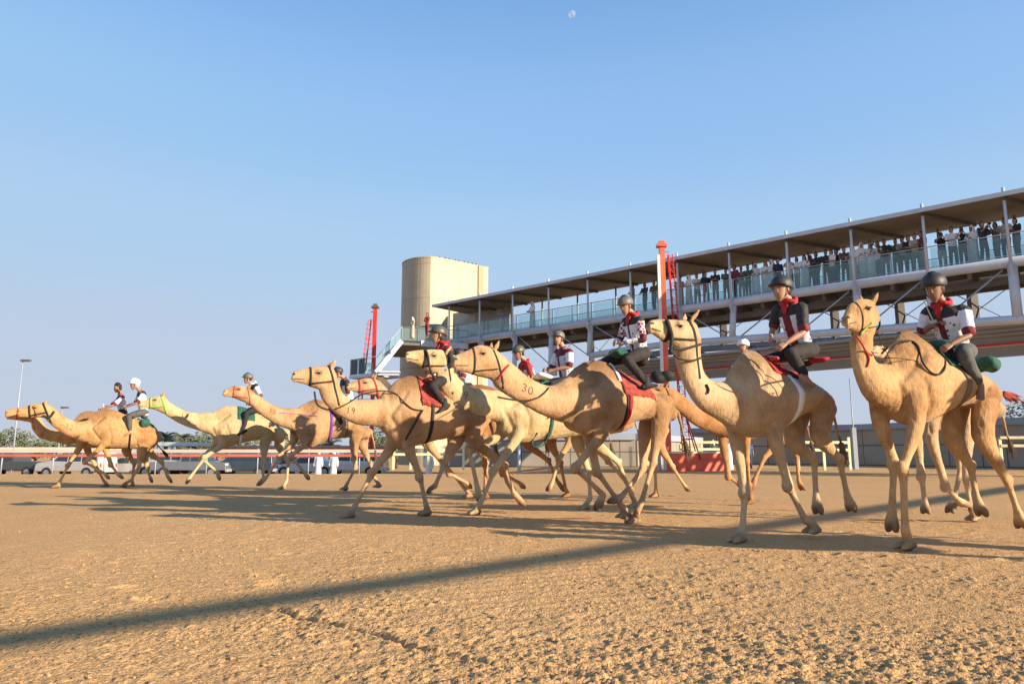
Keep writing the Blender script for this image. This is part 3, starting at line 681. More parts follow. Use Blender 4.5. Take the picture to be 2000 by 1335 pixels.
# --- cars in the lower car park
def car(px, depth, kind, col, label, yaw=0):
    p = yp(px, 905, depth); p.z = -.72
    t = empty({'suv': 'parked_suv', 'pickup': 'parked_pickup', 'sedan': 'parked_car'}[kind], p, label, 'car', 'cars parked behind the rail', rz=yaw)
    bm_ = mat('car_paint', col, .25, .3, 3, .04); L = {'suv': 4.8, 'pickup': 5.2, 'sedan': 4.6}[kind]; W = 1.86
    pr = {'suv': [(-2.4, .45), (-2.4, 1.0), (-2.3, 1.75), (-1.9, 1.85), (.5, 1.83), (1.2, 1.15), (2.25, 1.0), (2.4, .75), (2.4, .45)],
          'pickup': [(-2.6, .5), (-2.6, 1.08), (-.6, 1.1), (-.5, 1.75), (.75, 1.75), (1.3, 1.15), (2.45, 1.02), (2.6, .8), (2.6, .5)],
          'sedan': [(-2.3, .35), (-2.3, .9), (-1.7, 1.0), (-1.0, 1.42), (.4, 1.42), (1.1, .95), (2.15, .82), (2.3, .6), (2.3, .35)]}[kind]
    n = len(pr); vs = []; fs = []
    rows = [(-1, .93), (-.96, 1), (.96, 1), (1, .93)]
    mid = sum(z for _, z in pr) / n
    for y, k in rows:
        for x, z in pr:
            ty = y * W / 2 * (1 - .16 * max(0, z - 1.0)); vs.append((x * (1 if k == 1 else .985), ty, z if k == 1 else mid + (z - mid) * k))
    for r in range(3):
        for i in range(n): j = (i + 1) % n; fs.append((r * n + i, r * n + j, (r + 1) * n + j, (r + 1) * n + i))
    fs += [tuple(range(n - 1, -1, -1)), tuple(3 * n + i for i in range(n))]
    m = MB(); m.add(vs, fs); m.build('body', bm_, t, local=True)
    gl = {'suv': [[(-2.2, 1.12), (-2.1, 1.66), (-1.1, 1.7), (-1.1, 1.12)], [(-1.0, 1.12), (-1.0, 1.7), (-.1, 1.7), (-.1, 1.12)], [(0, 1.12), (0, 1.7), (.45, 1.68), (1.0, 1.14)]],
          'pickup': [[(-.45, 1.12), (-.42, 1.62), (.1, 1.64), (.1, 1.12)], [(.18, 1.12), (.18, 1.64), (.68, 1.62), (1.1, 1.14)]],
          'sedan': [[(-1.5, .98), (-.95, 1.33), (-.35, 1.35), (-.35, .97)], [(-.28, .97), (-.28, 1.35), (.35, 1.34), (.92, .95)]]}[kind]
    for g in gl:
        for sgn in (-1, 1):
            m = MB(); m.prism([(x, sgn * (W / 2 * (1 - .16 * max(0, z - 1.0)) - .02), z) for x, z in g], (0, sgn * .03, 0)); m.build('window', M['car_glass'], t, local=True)
    z0, z1, xa, xb = {'suv': (1.17, 1.74, .62, 1.15), 'pickup': (1.17, 1.68, .84, 1.27), 'sedan': (.98, 1.36, .5, 1.06)}[kind]
    m = MB(); m.prism([(xb + .03, -.72, z0), (xb + .03, .72, z0), (xa + .02, .62, z1), (xa + .02, -.62, z1)], (.02, 0, .02)); m.build('windscreen', M['car_glass'], t, local=True)
    for x in (-L * .31, L * .31):
        for sgn in (-1, 1):
            m = MB(); m.tube([(x, sgn * (W / 2 - .22), .36), (x, sgn * (W / 2 + .015), .36)], .37, 18); wl = m.build('wheel', M['tyre'], t, local=True)
            m = MB(); m.tube([(x, sgn * (W / 2 + .0), .36), (x, sgn * (W / 2 + .03), .36)], .21, 12); m.build('rim', M['rim'], wl, local=True)
    for sgn in (-1, 1):
        m = MB(); m.box((L / 2 - .03, sgn * .68, {'suv': .88, 'pickup': .9, 'sedan': .68}[kind]), (.1, .32, .15)); m.build('headlight', M['white_paint'], t, local=True)
        m = MB(); m.box((-L / 2 + .02, sgn * .78, .85), (.06, .14, .25)); m.build('taillight', M['red_paint'], t, local=True)
    m = MB(); m.box((L / 2 + .02, 0, .5), (.14, 1.7, .2)); m.box((-L / 2 - .02, 0, .5), (.14, 1.7, .2)); m.build('bumper', M['grey_steel'], t, local=True)
car(28, 52, 'pickup', (.07, .08, .09), 'dark grey pickup at the left edge behind the rail', R(178))
car(150, 50, 'suv', (.48, .49, .50), 'white off-roader behind the rail below the leading camels', R(172))
car(255, 52, 'sedan', (.42, .42, .42), 'white saloon behind the hind legs of the leading camels', R(184))
car(377, 51, 'pickup', (.17, .19, .22), 'silver grey pickup right of the leading camels', R(2))
car(478, 52, 'suv', (.05, .08, .11), 'dark blue off-roader between the silver pickup and the white saloon', R(175))
car(318, 60, 'suv', (.40, .43, .46), 'grey off-roader in the second row behind the silver pickup', R(180))
car(600, 53, 'sedan', (.42, .50, .56), 'pale blue saloon left of the two white robed men', R(183))
car(690, 53, 'suv', (.5, .51, .52), 'white off-roader right of the two white robed men', R(176))
car(560, 60, 'pickup', (.06, .07, .08), 'black pickup in the second row between legs', R(180))

# --- shade roofs behind the cars
def shade(px0, px1, depth, z, th, label, m_, red):
    a, b = yp(px0, 880, depth), yp(px1, 880, depth); a.z = b.z = z
    t = empty('shade_roof', (a.x, a.y, -.72), label, 'shade roof')
    m = MB(); m.beam(a, b, 5, th); m.build('roof', m_, t)
    for k in range(6):
        p = a.lerp(b, k / 5); m = MB(); m.tube([V((p.x, p.y - 2, -.8)), V((p.x, p.y - 2, z - th / 2))], .05, 6); m.build('post', M['grey_steel'], t)
    if red:
        m = MB(); m.beam(a + V((0, -2.52, -th / 2 - .1)), b + V((0, -2.52, -th / 2 - .1)), .04, .3); m.build('red_fascia', M['orange_red'], t)
shade(-120, 215, 68, 1.35, .28, 'low cream shade roof over parked cars at the far left', mat('shade_cream', (.60, .52, .42), .7, 0, .5, .1), False)
shade(308, 405, 66, 1.75, .34, 'white flat shade roof right of the leading camels', M['white_paint'], False)
shade(440, 760, 70, 1.55, .22, 'long red edged shade roof behind the third and fourth camels', mat('shade_pink', (.55, .38, .33), .7, 0, .5, .1), True)

# --- trees
def leafy(px, depth, w, h, z0, label, kind='tree', n=900, seed=1):
    rnd = random.Random(seed); p = yp(px, 880, depth); p.z = float(base_z(np.array(p.x), np.array(p.y)))
    t = empty('date_palm' if kind == 'palm' else 'leafy_tree', p, label, 'palm' if kind == 'palm' else 'tree', 'trees on the far left' if px < 1500 else None)
    if not t.get('group'): t.pop('group', None)
    if kind == 'palm':
        m = MB(); m.tube([p, p + V((.05, 0, h * .3)), p + V((0, 0, h * .55))], [.26, .2, .17], 9); m.build('trunk', M['trunk'], t, True)
        c = p + V((0, 0, h * .55)); m = MB()
        for k in range(46):
            az = rnd.uniform(0, 6.28); el = rnd.uniform(-.25, 1.35); L = w * .5 * rnd.uniform(.8, 1.1)
            d = V((math.cos(az), math.sin(az), 0)); pts = []
            for i in range(8):
                f = i / 7; pts.append(c + d * (L * f * math.cos(el * (1 - .25 * f))) + V((0, 0, L * (math.sin(el) * f - .62 * f * f))))
            s = V((-d.y, d.x, 0))
            for i in range(1, 7):
                T = (pts[i + 1] - pts[i]).normalized(); l = .42 * math.sin(math.pi * (i + .6) / 8) + .1
                for sg in (-1, 1):
                    for u in (0, .5):
                        b0 = pts[i].lerp(pts[i + 1], u); tip = b0 + (s * sg * .8 + T * .6 - V((0, 0, .35))).normalized() * l
                        m.add([b0 - T * .035, b0 + T * .05, tip], [(0, 1, 2)])
            m.tube(pts, [.03] * 7 + [.008], 4)
        m.build('crown', M['palm_leaf'], t, fixn=False)
    else:
        m = MB(); m.tube([p, p + V((.05, 0, h * .5))], [.16, .1], 8)
        for k in range(5):
            a = rnd.uniform(0, 6.28); m.tube([p + V((0, 0, h * rnd.uniform(.2, .4))), p + V((math.cos(a) * w * .3, math.sin(a) * w * .3, h * .75))], [.07, .03], 6)
        m.build('trunk', M['trunk'], t, True)
        m = MB(); cl = [(V((rnd.uniform(-.42, .42) * w, rnd.uniform(-.35, .35) * w, h * (.45 + .42 * rnd.random()))), rnd.uniform(.14, .27) * w) for _ in range(13)]
        for k in range(n):
            c, r = rnd.choice(cl); a = rnd.uniform(0, 6.28); ph = math.acos(rnd.uniform(-1, 1)); rr = r * rnd.uniform(.6, 1.05)
            q = p + c + V((math.sin(ph) * math.cos(a), math.sin(ph) * math.sin(a), math.cos(ph) * .8)) * rr
            s = rnd.uniform(.1, .22); u = V((rnd.uniform(-1, 1), rnd.uniform(-1, 1), rnd.uniform(-1, 1))).normalized(); v = u.orthogonal().normalized()
            m.add([q - u * s, q + v * s * .5, q + u * s, q - v * s * .5], [(0, 1, 2, 3)])
        m.build('crown', M['leaf'], t, fixn=False)
T_ = 'left of the'
leafy(22, 84, 4.4, 4.3, 0, 'round leafy tree at the left edge beside the tall lamp', n=1600, seed=1)
leafy(70, 92, 5, 3.2, 0, 'low leafy tree right of the lamp under the leading heads', n=1300, seed=2)
leafy(125, 90, 6, 2.8, 0, 'low bushy tree under the chest of the second camel', n=1300, seed=3)
leafy(322, 84, 4.6, 6.0, 0, 'date palm nearest behind the leading camels', 'palm', seed=4)
leafy(352, 90, 4.6, 5.9, 0, 'second date palm under the pale camel neck', 'palm', seed=5)
leafy(386, 86, 5.0, 3.9, 0, 'bushy tree left of the pale camel front leg', n=1800, seed=6)
leafy(425, 92, 5.4, 4.2, 0, 'bushy tree behind the chest of the pale camel', n=1500, seed=7)
leafy(480, 92, 7, 3.6, 0, 'wide bushy tree below the belly of the pale camel', n=1500, seed=8)
leafy(602, 82, 4.6, 4.0, 0, 'bushy tree below the belly of the camel with the purple girth', n=1500, seed=9)
leafy(645, 80, 4.6, 4.3, 0, 'date palm below the belly of the camel with the purple girth', 'palm', seed=10)
leafy(735, 78, 4.2, 4.2, 0, 'bushy tree right of the far red mast', n=1500, seed=11)
leafy(775, 80, 4.4, 4.0, 0, 'low bushy tree farther right of the far red mast', n=1300, seed=12)
leafy(1985, 60, 5.5, 5.0, 0, 'dark leafy tree above the wall at the right edge', n=2600, seed=13)
leafy(2060, 62, 6.0, 5.6, 0, 'second leafy tree just beyond the right edge', n=1200, seed=14)

# --- moon
mo = MB(); mp = CO + ray(1117, 28).normalized() * 3000; mo.ball(mp, 13, 32); tag(mo.build('moon', M['moon'], smooth=True), 'small pale half moon high in the blue sky', 'moon')

# ============================================================ CAMELS
LSMOOTH = {}
class Frame:
    """local frame of an animal: x forward, y to its left (the side we see), z up"""
    def __init__(s, root, ang):
        s.root = V((root.x, root.y, 0)); s.a = ang; s.X = V((math.cos(ang), math.sin(ang), 0)); s.Y = V((-s.X.y, s.X.x, 0))
    def at(s, px, py, t=0.0):
        r = ray(px, py); k = ((s.root - CO).dot(s.Y) + t) / r.dot(s.Y); p = CO + r * k
        return V(((p - s.root).dot(s.X), t, p.z))
    def world(s, p): return s.root + s.X * p[0] + s.Y * p[1] + V((0, 0, p[2]))
    def sint(s):
        c = (s.root - CO); c.z = 0; c.normalize(); return abs(s.X.cross(c).z)

def digit_strokes(ch):
    D = {'0': [[(.5, 0), (.15, .2), (.1, .5), (.15, .8), (.5, 1), (.85, .8), (.9, .5), (.85, .2), (.5, 0)]],
         '1': [[(.35, .85), (.5, 1), (.5, 0)]], '2': [[(.1, .75), (.3, 1), (.7, 1), (.85, .75), (.6, .4), (.1, 0), (.9, 0)]],
         '3': [[(.1, .9), (.5, 1), (.85, .8), (.5, .55), (.9, .3), (.5, 0), (.1, .12)]], '7': [[(.1, 1), (.9, 1), (.4, 0)]],
         '9': [[(.85, .7), (.5, 1), (.15, .8), (.2, .5), (.6, .45), (.85, .7), (.75, .3), (.5, 0)]]}
    return D[ch]

def pairs(fr, L, k, shrink):
    out = []
    for it in L:
        a = fr.at(it[0], it[1]); b = fr.at(it[2], it[3]); c = (a + b) / 2; U = (a - b) / 2; U.x *= shrink
        out.append([c, U, it[4] if len(it) > 4 else None, it[5] if len(it) > 5 else 0])
    return out

LEG_R = {'front': [(.095, .15), (.075, .105), (.050, .060), (.060, .062), (.039, .040), (.035, .038), (.047, .045), (.045, .05)],
         'hind': [(.11, .19), (.10, .14), (.055, .070), (.042, .060), (.035, .043), (.032, .038), (.044, .043), (.045, .05)]}
def foot(m, fet, hoof, planted):
    """soft two toed pad; hoof = the point that touches (or hangs lowest)"""
    d = (hoof - fet)
    if planted:
        f = V((1, 0, 0)); b = V((hoof.x, hoof.y, hoof.z + .035))
        for sg in (-1, 1):
            m.loft([(b + V((-.05, sg * .022, .01)), V((0, 0, .038)), V((0, .045, 0))), (b + V((.03, sg * .036, .012)), V((0, 0, .042)), V((0, .046, 0))), (b + V((.105, sg * .046, -.005)), V((0, 0, .028)), V((0, .034, 0))), (b + V((.135, sg * .048, -.012)), V((0, 0, .015)), V((0, .02, 0)))], n=10)
        m.limb([fet, b + V((-.01, 0, .05)), b], [(.046, .045), (.046, .05), (.06, .07)])
    else:
        f = d.normalized(); up = f.cross(V((0, 1, 0))).normalized()
        for sg in (-1, 1):
            o = V((0, sg * .03, 0)); m.loft([(fet.lerp(hoof, .35) + o * .6, up * .042, V((0, .042, 0))), (fet.lerp(hoof, .75) + o, up * .05, V((0, .046, 0))), (hoof + o * 1.3, up * .034, V((0, .034, 0)))], n=10)
        m.limb([fet, fet.lerp(hoof, .5)], [(.048, .045), (.052, .055)])

def band(bvh, c, n, up, w, off, name, m_, parent, angs=(0, 360), steps=40):
    """strap: rays cast outwards from c in the plane with normal n onto the body"""
    n = n.normalized(); U = (up - n * up.dot(n)).normalized(); W = n.cross(U); A = []; B_ = []
    full = angs == (0, 360)
    for i in range(steps if full else steps + 1):
        th = R(angs[0] + (angs[1] - angs[0]) * i / steps); d = U * math.cos(th) + W * math.sin(th)
        r = []
        for sg in (-1, 1):
            o = c + n * (sg * w / 2); h = bvh.ray_cast(o, d, 2.0); p = (h[0] if h[0] else o + d * .1)
            r.append(p)
        A.append((r[0] + d * off, r[1] + d * off, r[0] - d * .01, r[1] - d * .01))
    vs = [v for q in A for v in q]; N = len(A); fs = []
    for i in range(N if full else N - 1):
        j = (i + 1) % N; a, b = i * 4, j * 4
        fs += [(a, b, b + 1, a + 1), (a + 2, a, b, b + 2)[::-1], (a + 1, b + 1, b + 3, a + 3)[::-1]]
    m = MB(); m.add(vs, fs); return m.build(name, m_, parent, True, local=True)

def stick_out(bvh, p, off=.012, side=1):
    h = bvh.ray_cast(V((p[0], side * 1.5, p[2])), V((0, -side, 0)), 1.5)
    return (h[0] + V((0, side * off, 0))) if h[0] else V((p[0], side * .05 if len(p) < 3 else p[1], p[2]))

def side_rope(bvh, fr, pts, r, t0=.12):
    out = []
    for px, py in pts:
        p = fr.at(px, py, t0); 
        for _ in range(3):
            q = stick_out(bvh, p, r * 1.2); p2 = fr.at(px, py, q.y); 
            if abs(p2.y - p.y) < .004: break
            p = p2
        out.append(V((p.x, q.y, p.z)))
    # smooth
    dense = []
    for i in range(len(out) - 1):
        q = [out[max(0, min(len(out) - 1, i + k))] for k in (-1, 0, 1, 2)]
        for k in range(5):
            t = k / 5; dense.append(.5 * ((2 * q[1]) + (q[2] - q[0]) * t + (2 * q[0] - 5 * q[1] + 4 * q[2] - q[3]) * t * t + (3 * q[1] - q[0] - 3 * q[2] + q[3]) * t ** 3))
    dense.append(out[-1]); return dense

LOC = {}     # resolved local shapes, reused for animals the photo shows only in part
def camel(key, sp):
    ang = R(180 + sp.get('a', 27)); g = V(sp['world']) if 'world' in sp else gp(*sp['anchor'])
    fr = Frame(g, ang)
    tl = sp.get('anchor_t', 0); fr.root = V((g.x, g.y, 0)) - fr.Y * tl
    if 'anchor_s' in sp: fr.root = fr.root - fr.X * sp['anchor_s']
    k = .62; si = fr.sint(); co = math.sqrt(max(0, 1 - si * si)); shr = si / math.sqrt(si * si + (k * co) ** 2)
    tpl = LOC.get(sp.get('like'))
    torso = pairs(fr, sp['torso'], 0, 1) if 'torso' in sp else tpl['torso']
    neck = pairs(fr, sp['neck'], 0, shr) if 'neck' in sp else tpl['neck']
    head = pairs(fr, sp['head'], 0, .5 + .5 * shr) if 'head' in sp else tpl['head']
    ht = sp.get('head_turn', 0.0)     # sideways shift of the head towards us
    legs = {}
    for nm in ('fn', 'ff', 'hn', 'hf'):
        if nm in sp:
            t = .13 if nm[1] == 'n' else -.13; L = sp[nm]; n = len(L); out = []
            for i, q in enumerate(L):
                tt = t * (1 - .55 * i / (n - 1)); out.append(fr.at(q[0], q[1], tt + tl * (i == n - 1)))
            legs[nm] = out
        else: legs[nm] = [p.copy() for p in tpl['legs'][nm]]
    LOC[key] = dict(torso=torso, neck=neck, head=head, legs=legs)
    # ---- body surface
    m = MB(); hw = sp.get('hw', [.16, .22, .27, .29, .31, .31, .27, .20, .12]); nT = len(torso)
    st = []
    for i, (c, U, w_, e) in enumerate(torso):
        f = i / (nT - 1) * (len(hw) - 1); j = min(int(f), len(hw) - 2); ww = hw[j] + (hw[j + 1] - hw[j]) * (f - j)
        st.append((c, U, V((0, ww, 0)), .60))
    m.loft(st, n=24, sub=4)
    ht_n = len(neck); st = []
    hb = len(head)
    for i, (c, U, w_, e) in enumerate(neck[::-1]):      # from chest to head
        f = i / max(1, ht_n - 1); c = c + V((0, ht * f * f, 0)); st.append((c, U, V((0, max(.07, U.length * .58), 0)), .15))
    # carry on into the torso so that the neck root is smooth
    c0, U0, _, _ = torso[0]; c1, U1, _, _ = torso[1]
    st = [(c1 * .6 + c0 * .4, U1 * .62, V((0, .17, 0)), .2)] + st
    m.loft(st, n=20, sub=4)
    hd = head[::-1]; HL = (hd[0][0] - hd[-1][0]).length; fwd = (hd[-1][0] - hd[0][0]).normalized()
    yaw = sp.get('yaw', 0.0); p0 = hd[0][0].copy()
    def turn(c): d = c - p0; return p0 + V((d.x * math.cos(yaw), ht + d.x * math.sin(yaw), d.z))
    kk = [.62, .66, .50, .50]; st = []
    for i, (c, U, w_, e) in enumerate(hd):
        st.append((turn(c), U * (1 if i != 0 else .95), V((-math.sin(yaw), math.cos(yaw), 0)) * min(.11, max(.045, U.length * kk[min(i, 3)])), .1))
    nk = neck[0]; m.loft([(nk[0] + V((0, ht, 0)), nk[1] * .9, V((0, max(.07, nk[1].length * .62), 0)), 0)] + st, n=18, sub=4)
    hs = HL / .5; S = V((-math.sin(yaw), math.cos(yaw), 0)); F = V((fwd.x * math.cos(yaw), fwd.x * math.sin(yaw), fwd.z)).normalized(); Uh = F.cross(S).normalized(); Uh = Uh if Uh.z > 0 else -Uh
    eye_c = turn(hd[1][0]) + Uh * (hd[1][1].length * .38) + F * .01
    for sg in (-1, 1):      # brow ridges, cheeks
        m.loft([(eye_c + S * sg * .052 * hs - F * .05 + Uh * .035, Uh * .02, S * .018), (eye_c + S * sg * .07 * hs + Uh * .038, Uh * .025, S * .022), (eye_c + S * sg * .05 * hs + F * .05 + Uh * .02, Uh * .018, S * .016)], n=8)
        m.loft([(turn(hd[1][0]) + S * sg * .045 * hs - Uh * .03 - F * .06, Uh * .05, S * .03), (turn(hd[1][0]) + S * sg * .045 * hs - Uh * .04 + F * .04, Uh * .04, S * .025)], n=8)
        e0 = turn(hd[0][0]) + Uh * hd[0][1].length * .78 + S * sg * .055 * hs; tip = e0 + Uh * .125 + S * sg * .055 - F * .05
        m.loft([(e0 - Uh * .01, F * .022, S * .018), (e0.lerp(tip, .45), F * .040, S * .017), (tip, F * .012, S * .008)], n=10, sub=3)
    nose = turn(hd[-1][0]); nU = hd[-1][1].length
    m.loft([(nose - Uh * nU * .50 - F * .10, Uh * .020, S * .030), (nose - Uh * nU * .74 - F * .02, Uh * .020, S * .027), (nose - Uh * nU * .98 + F * .012, Uh * .015, S * .020)], n=10)     # loose lower lip
    for sg in (-1, 1):
        m.loft([(nose + Uh * nU * .30 + F * .0 + S * sg * .022, F * .030, S * .022), (nose - Uh * nU * .10 + F * .030 + S * sg * .024, F * .026, S * .022), (nose - Uh * nU * .52 + F * .030 + S * sg * .021, F * .018, S * .018)], n=10)
        m.loft([(nose + Uh * nU * .62 - F * .05 + S * sg * .026, Uh * .014, S * .012), (nose + Uh * nU * .50 + F * .015 + S * sg * .034, Uh * .017, S * .012)], n=8)
    plant = sp.get('planted', ())
    for nm, P in legs.items():
        kind = 'front' if nm[0] == 'f' else 'hind'; sc = sp.get('leg_scale', .93); sy = 1 if nm[1] == 'n' else -1
        el, kn, fe, ho = P; RR = LEG_R[kind]
        fe = fe + (V((0, 0, 0)))
        if kind == 'front':
            top = V((el.x - .02, sy * .15, min(el.z + .34, 1.75))); pts = [top, el, el.lerp(kn, .62), kn, kn.lerp(fe, .25), kn.lerp(fe, .7), fe]
        else:
            top = V((el.x - .10, sy * .13, el.z + .34)); pts = [top, el, el.lerp(kn, .68), kn, kn.lerp(fe, .25), kn.lerp(fe, .7), fe]
        m.limb(pts, [(a * sc, b * sc) for a, b in RR[:7]], n=14)
        if kind == 'front': m.ball(kn + V((.018, 0, 0)), (.068, .066, .082), 10)
        else: m.ball(kn + V((-.025, 0, .02)), (.05, .044, .06), 10)
        foot(m, fe, ho, ho.z < .09)
    # tail
    if 'tail' in sp: tp = [fr.at(*q, 0) for q in sp['tail']]
    else:
        e = torso[-1][0]; tp = [e + V((-.02, 0, .1)), e + V((-.14, 0, .0)), e + V((-.2, 0, -.2)), e + V((-.24, .02, -.42))]
    m.tube([torso[-1][0]] + tp, [.05] + [.035, .026, .020, .016][:len(tp)], 8)
    me = remesh(m, sp.get('vox', .015), 5, 'camel_body')
    # shift so that the empty stands under the middle of the body
    mx = sum(c.x for c, *_ in torso) / nT
    sh = V((mx, 0, 0)); me.transform(Matrix.Translation(-sh)); root = fr.world(sh)
    # muscle edges and shaggy unevenness
    grooves = []
    eF = legs['fn'][0]; eH = legs['hn'][0]; wth = torso[2][0] + torso[2][1] * .55; nb_ = neck[-1][0]
    grooves.append(([eF + V((.10, 0, .10)), V(((eF.x + nb_.x) / 2 + .10, 0, (eF.z + wth.z) / 2 + .05)), wth], .022, .035))
    grooves.append(([eF + V((-.16, 0, .02)), eF + V((-.15, 0, .25)), eF + V((-.06, 0, .48))], .016, .035))
    grooves.append(([eH + V((.12, 0, .10)), eH + V((.16, 0, .28)), eH + V((.06, 0, .46))], .020, .035))
    for q in range(5): b0 = eF.lerp(eH, .36 + .1 * q); grooves.append(([b0 + V((.03, 0, .22)), b0 + V((-.03, 0, .42))], .004, .022))
    hz_ = max((c + U).z for c, U, *_ in torso)
    def post(co, no, d):
        side = np.clip(np.abs(no[:, 1]) * 1.6 - .3, 0, 1)
        for pl_, dep, wid in grooves:
            P_ = [np.array([(p - sh).x, (p - sh).z]) for p in pl_]; best = np.full(len(co), 9.0)
            for a, b in zip(P_[:-1], P_[1:]):
                ab = b - a; q = np.stack([co[:, 0] - a[0], co[:, 2] - a[1]], 1); t = np.clip(q @ ab / max(1e-6, ab @ ab), 0, 1); best = np.minimum(best, np.linalg.norm(q - t[:, None] * ab, axis=1))
            d = d - dep * np.exp(-(best / wid) ** 2) * side
        body = (co[:, 2] > .75).astype(np.float32)
        return d * (body * .75 + .25)
    ruffle(me, [(5, .005, 1), (13, .003, .6), (34, .0028, .4)], post)
    # attributes
    n = len(me.vertices); co = np.empty(n * 3, np.float32); me.vertices.foreach_get('co', co); co = co.reshape(-1, 3)
    def near(c, r): d = np.linalg.norm(co - np.array(c, np.float32), axis=1); return np.clip(1.35 - d / r, 0, 1)
    br = np.zeros(n); pl = np.zeros(n)
    for nm, (el, kn, fe, ho) in legs.items():
        br = np.maximum(br, near(ho - sh, .105)); br = np.maximum(br, near(kn - sh + V((-.03 if nm[0] == 'f' else -.05, 0, -.05)), .05) * .55)
        for q in (kn.lerp(fe, .3), kn.lerp(fe, .6), el.lerp(kn, .8), fe): pl = np.maximum(pl, near(q - sh, .12) * .8)
    br = np.maximum(br, near(eye_c + S * .07 - sh, .055 * hs) * 1.0); br = np.maximum(br, near(eye_c - S * .07 - sh, .055 * hs))
    br = np.maximum(br, near(nose + F * .05 + Uh * .01 - sh, .035) * .7)
    for q in (nose, nose - F * .07): pl = np.maximum(pl, near(q - Uh * nU * .3 - sh, .085) * .7)
    hump = max(torso, key=lambda q: (q[0] + q[1]).z); hp = hump[0] + hump[1] - sh
    br = np.maximum(br, near(hp + V((-.02, 0, -.03)), .24) * .42 * (1 - sp.get('even', 0)))
    br = np.maximum(br, near(neck[-1][0] - sh + V((.02, 0, -neck[-1][1].length)), .12) * .35)
    bk = np.clip((co[:, 2] - (hp.z - .42)) / .35, 0, 1) * np.clip((hp.x + .75 - co[:, 0]) / .5, 0, 1)
    rump = torso[-2][0] - sh; dr = np.linalg.norm((co - np.array(rump, np.float32)) * np.array([1, .6, 1]), axis=1); bk = np.maximum(bk * .8, np.clip(1.3 - dr / .45, 0, 1) * .7)
    shd = legs['fn'][0] - sh + V((-.02, 0, .32)); ds = np.linalg.norm((co - np.array(shd, np.float32)) * np.array([1, .2, .7]), axis=1); bk = np.maximum(bk, np.clip(1.2 - ds / .22, 0, 1) * .55) * sp.get('back', 1.0) * (1 - .75 * sp.get('even', 0))
    at = me.attributes.new('back', 'FLOAT', 'POINT'); at.data.foreach_set('value', bk.astype(np.float32))
    tuft = tp[-1] - sh; br = np.maximum(br, near(tuft, .08))
    for nm2, arr in (('brown', br), ('pale', pl)):
        at = me.attributes.new(nm2, 'FLOAT', 'POINT'); at.data.foreach_set('value', arr.astype(np.float32))
    e = empty('camel', root, sp['label'], 'camel', 'racing camels galloping left', ang)
    link(me, 'body', sp['mat'], e)
    bvh = BVHTree.FromPolygons([v.co[:] for v in me.vertices], [p.vertices[:] for p in me.polygons])
    fr.root = root; F2 = fr
    for sg in (-1, 1):
        q = eye_c + S * sg * .3 - sh; h = bvh.ray_cast(q, -S * sg, .4); c = h[0] if h[0] else eye_c + S * sg * .07 - sh
        mm = MB(); mm.ball(c - S * sg * .006, (.026, .022, .020), 12); link(mm.mesh('eye'), 'eye', M['eye'], e)
        mm = MB(); mm.tube([c + F * x * .030 + Uh * (.021 - abs(x) ** 2 * .016) + S * sg * .006 for x in (-1, -.5, 0, .5, 1)], [.005, .008, .009, .008, .005], 7); link(mm.mesh('eyelid'), 'eyelid', sp['mat'], e)
        mm = MB(); [mm.tube([c + F * x * .028 + Uh * .016 + S * sg * .012, c + F * (x * .034 + .01) + Uh * .002 + S * sg * .034], [.003, .001], 4) for x in (-1, -.6, -.2, .2, .6, 1)]; link(mm.mesh('lashes'), 'lashes', M['hair'], e)
        q = nose + Uh * nU * .36 + F * .012 + S * sg * .3 - sh; h = bvh.ray_cast(q, -S * sg, .4); c = h[0] if h[0] else nose - sh
        mm = MB(); mm.ball(c - S * sg * .004, (.022, .009, .010), 8); link(mm.mesh('nostril'), 'nostril', M['eye'], e)
        # mouth line
        pts = []
        for f in (0, .25, .5, .75, 1):
            b = nose.lerp(turn(hd[-2][0]), f * .9) - Uh * nU * (.42 + .1 * f) + F * .02 - sh; h = bvh.ray_cast(b + S * sg * .3, -S * sg, .4)
            if h[0]: pts.append(h[0] + S * sg * .0005)
        if len(pts) > 2: mm = MB(); mm.tube(pts, .0065, 6); link(mm.mesh('mouth'), 'mouth', M['lip'], e)
    # woolly tufts on hump, neck crest and throat
    mm = MB(); rr = random.Random(len(key) + ord(key[0])); vs_ = me.vertices; nv = len(vs_); cnt = 0; tries = 0; crest = [(q[0] + q[1] - sh) for q in neck] ; want = 420 if sp.get('vox') else 200
    while cnt < want and tries < 60000:
        tries += 1; v = vs_[rr.randrange(nv)]; c = v.co
        dh = (c - (hp + V((-.05, 0, -.05)))).length; ok_ = dh < .34 and v.normal.z > .25 and rr.random() < 1.1 - dh * 2.2
        if not ok_ and c.z > 1.2: ok_ = min((c - q).length for q in crest) < .07 and v.normal.z > .2 and rr.random() < .6
        if not ok_ and c.z > 1.0: ok_ = (c - (neck[-1][0] - neck[-1][1] - sh)).length < .22 and v.normal.z < -.2 and rr.random() < .8
        if not ok_: continue
        cnt += 1; nrm = v.normal; L = rr.uniform(.012, .030); t_ = (nrm * .30 + V((-.6, rr.uniform(-.3, .3), -.35)) + V((rr.uniform(-.2, .2),) * 3)).normalized(); w_ = nrm.cross(t_).normalized() * rr.uniform(.002, .004)
        mm.add([c - w_ - nrm * .004, c + w_ - nrm * .004, c + t_ * L * .6 + w_ * .5, c + t_ * L, c + t_ * L * .6 - w_ * .5], [(0, 1, 2, 3, 4)])
    link(mm.mesh('wool'), 'wool', sp['mat'], e)['kind'] = 'stuff'
    # tail tuft
    mm = MB(); d = (tp[-1] - tp[-2]).normalized(); rr = random.Random(5)
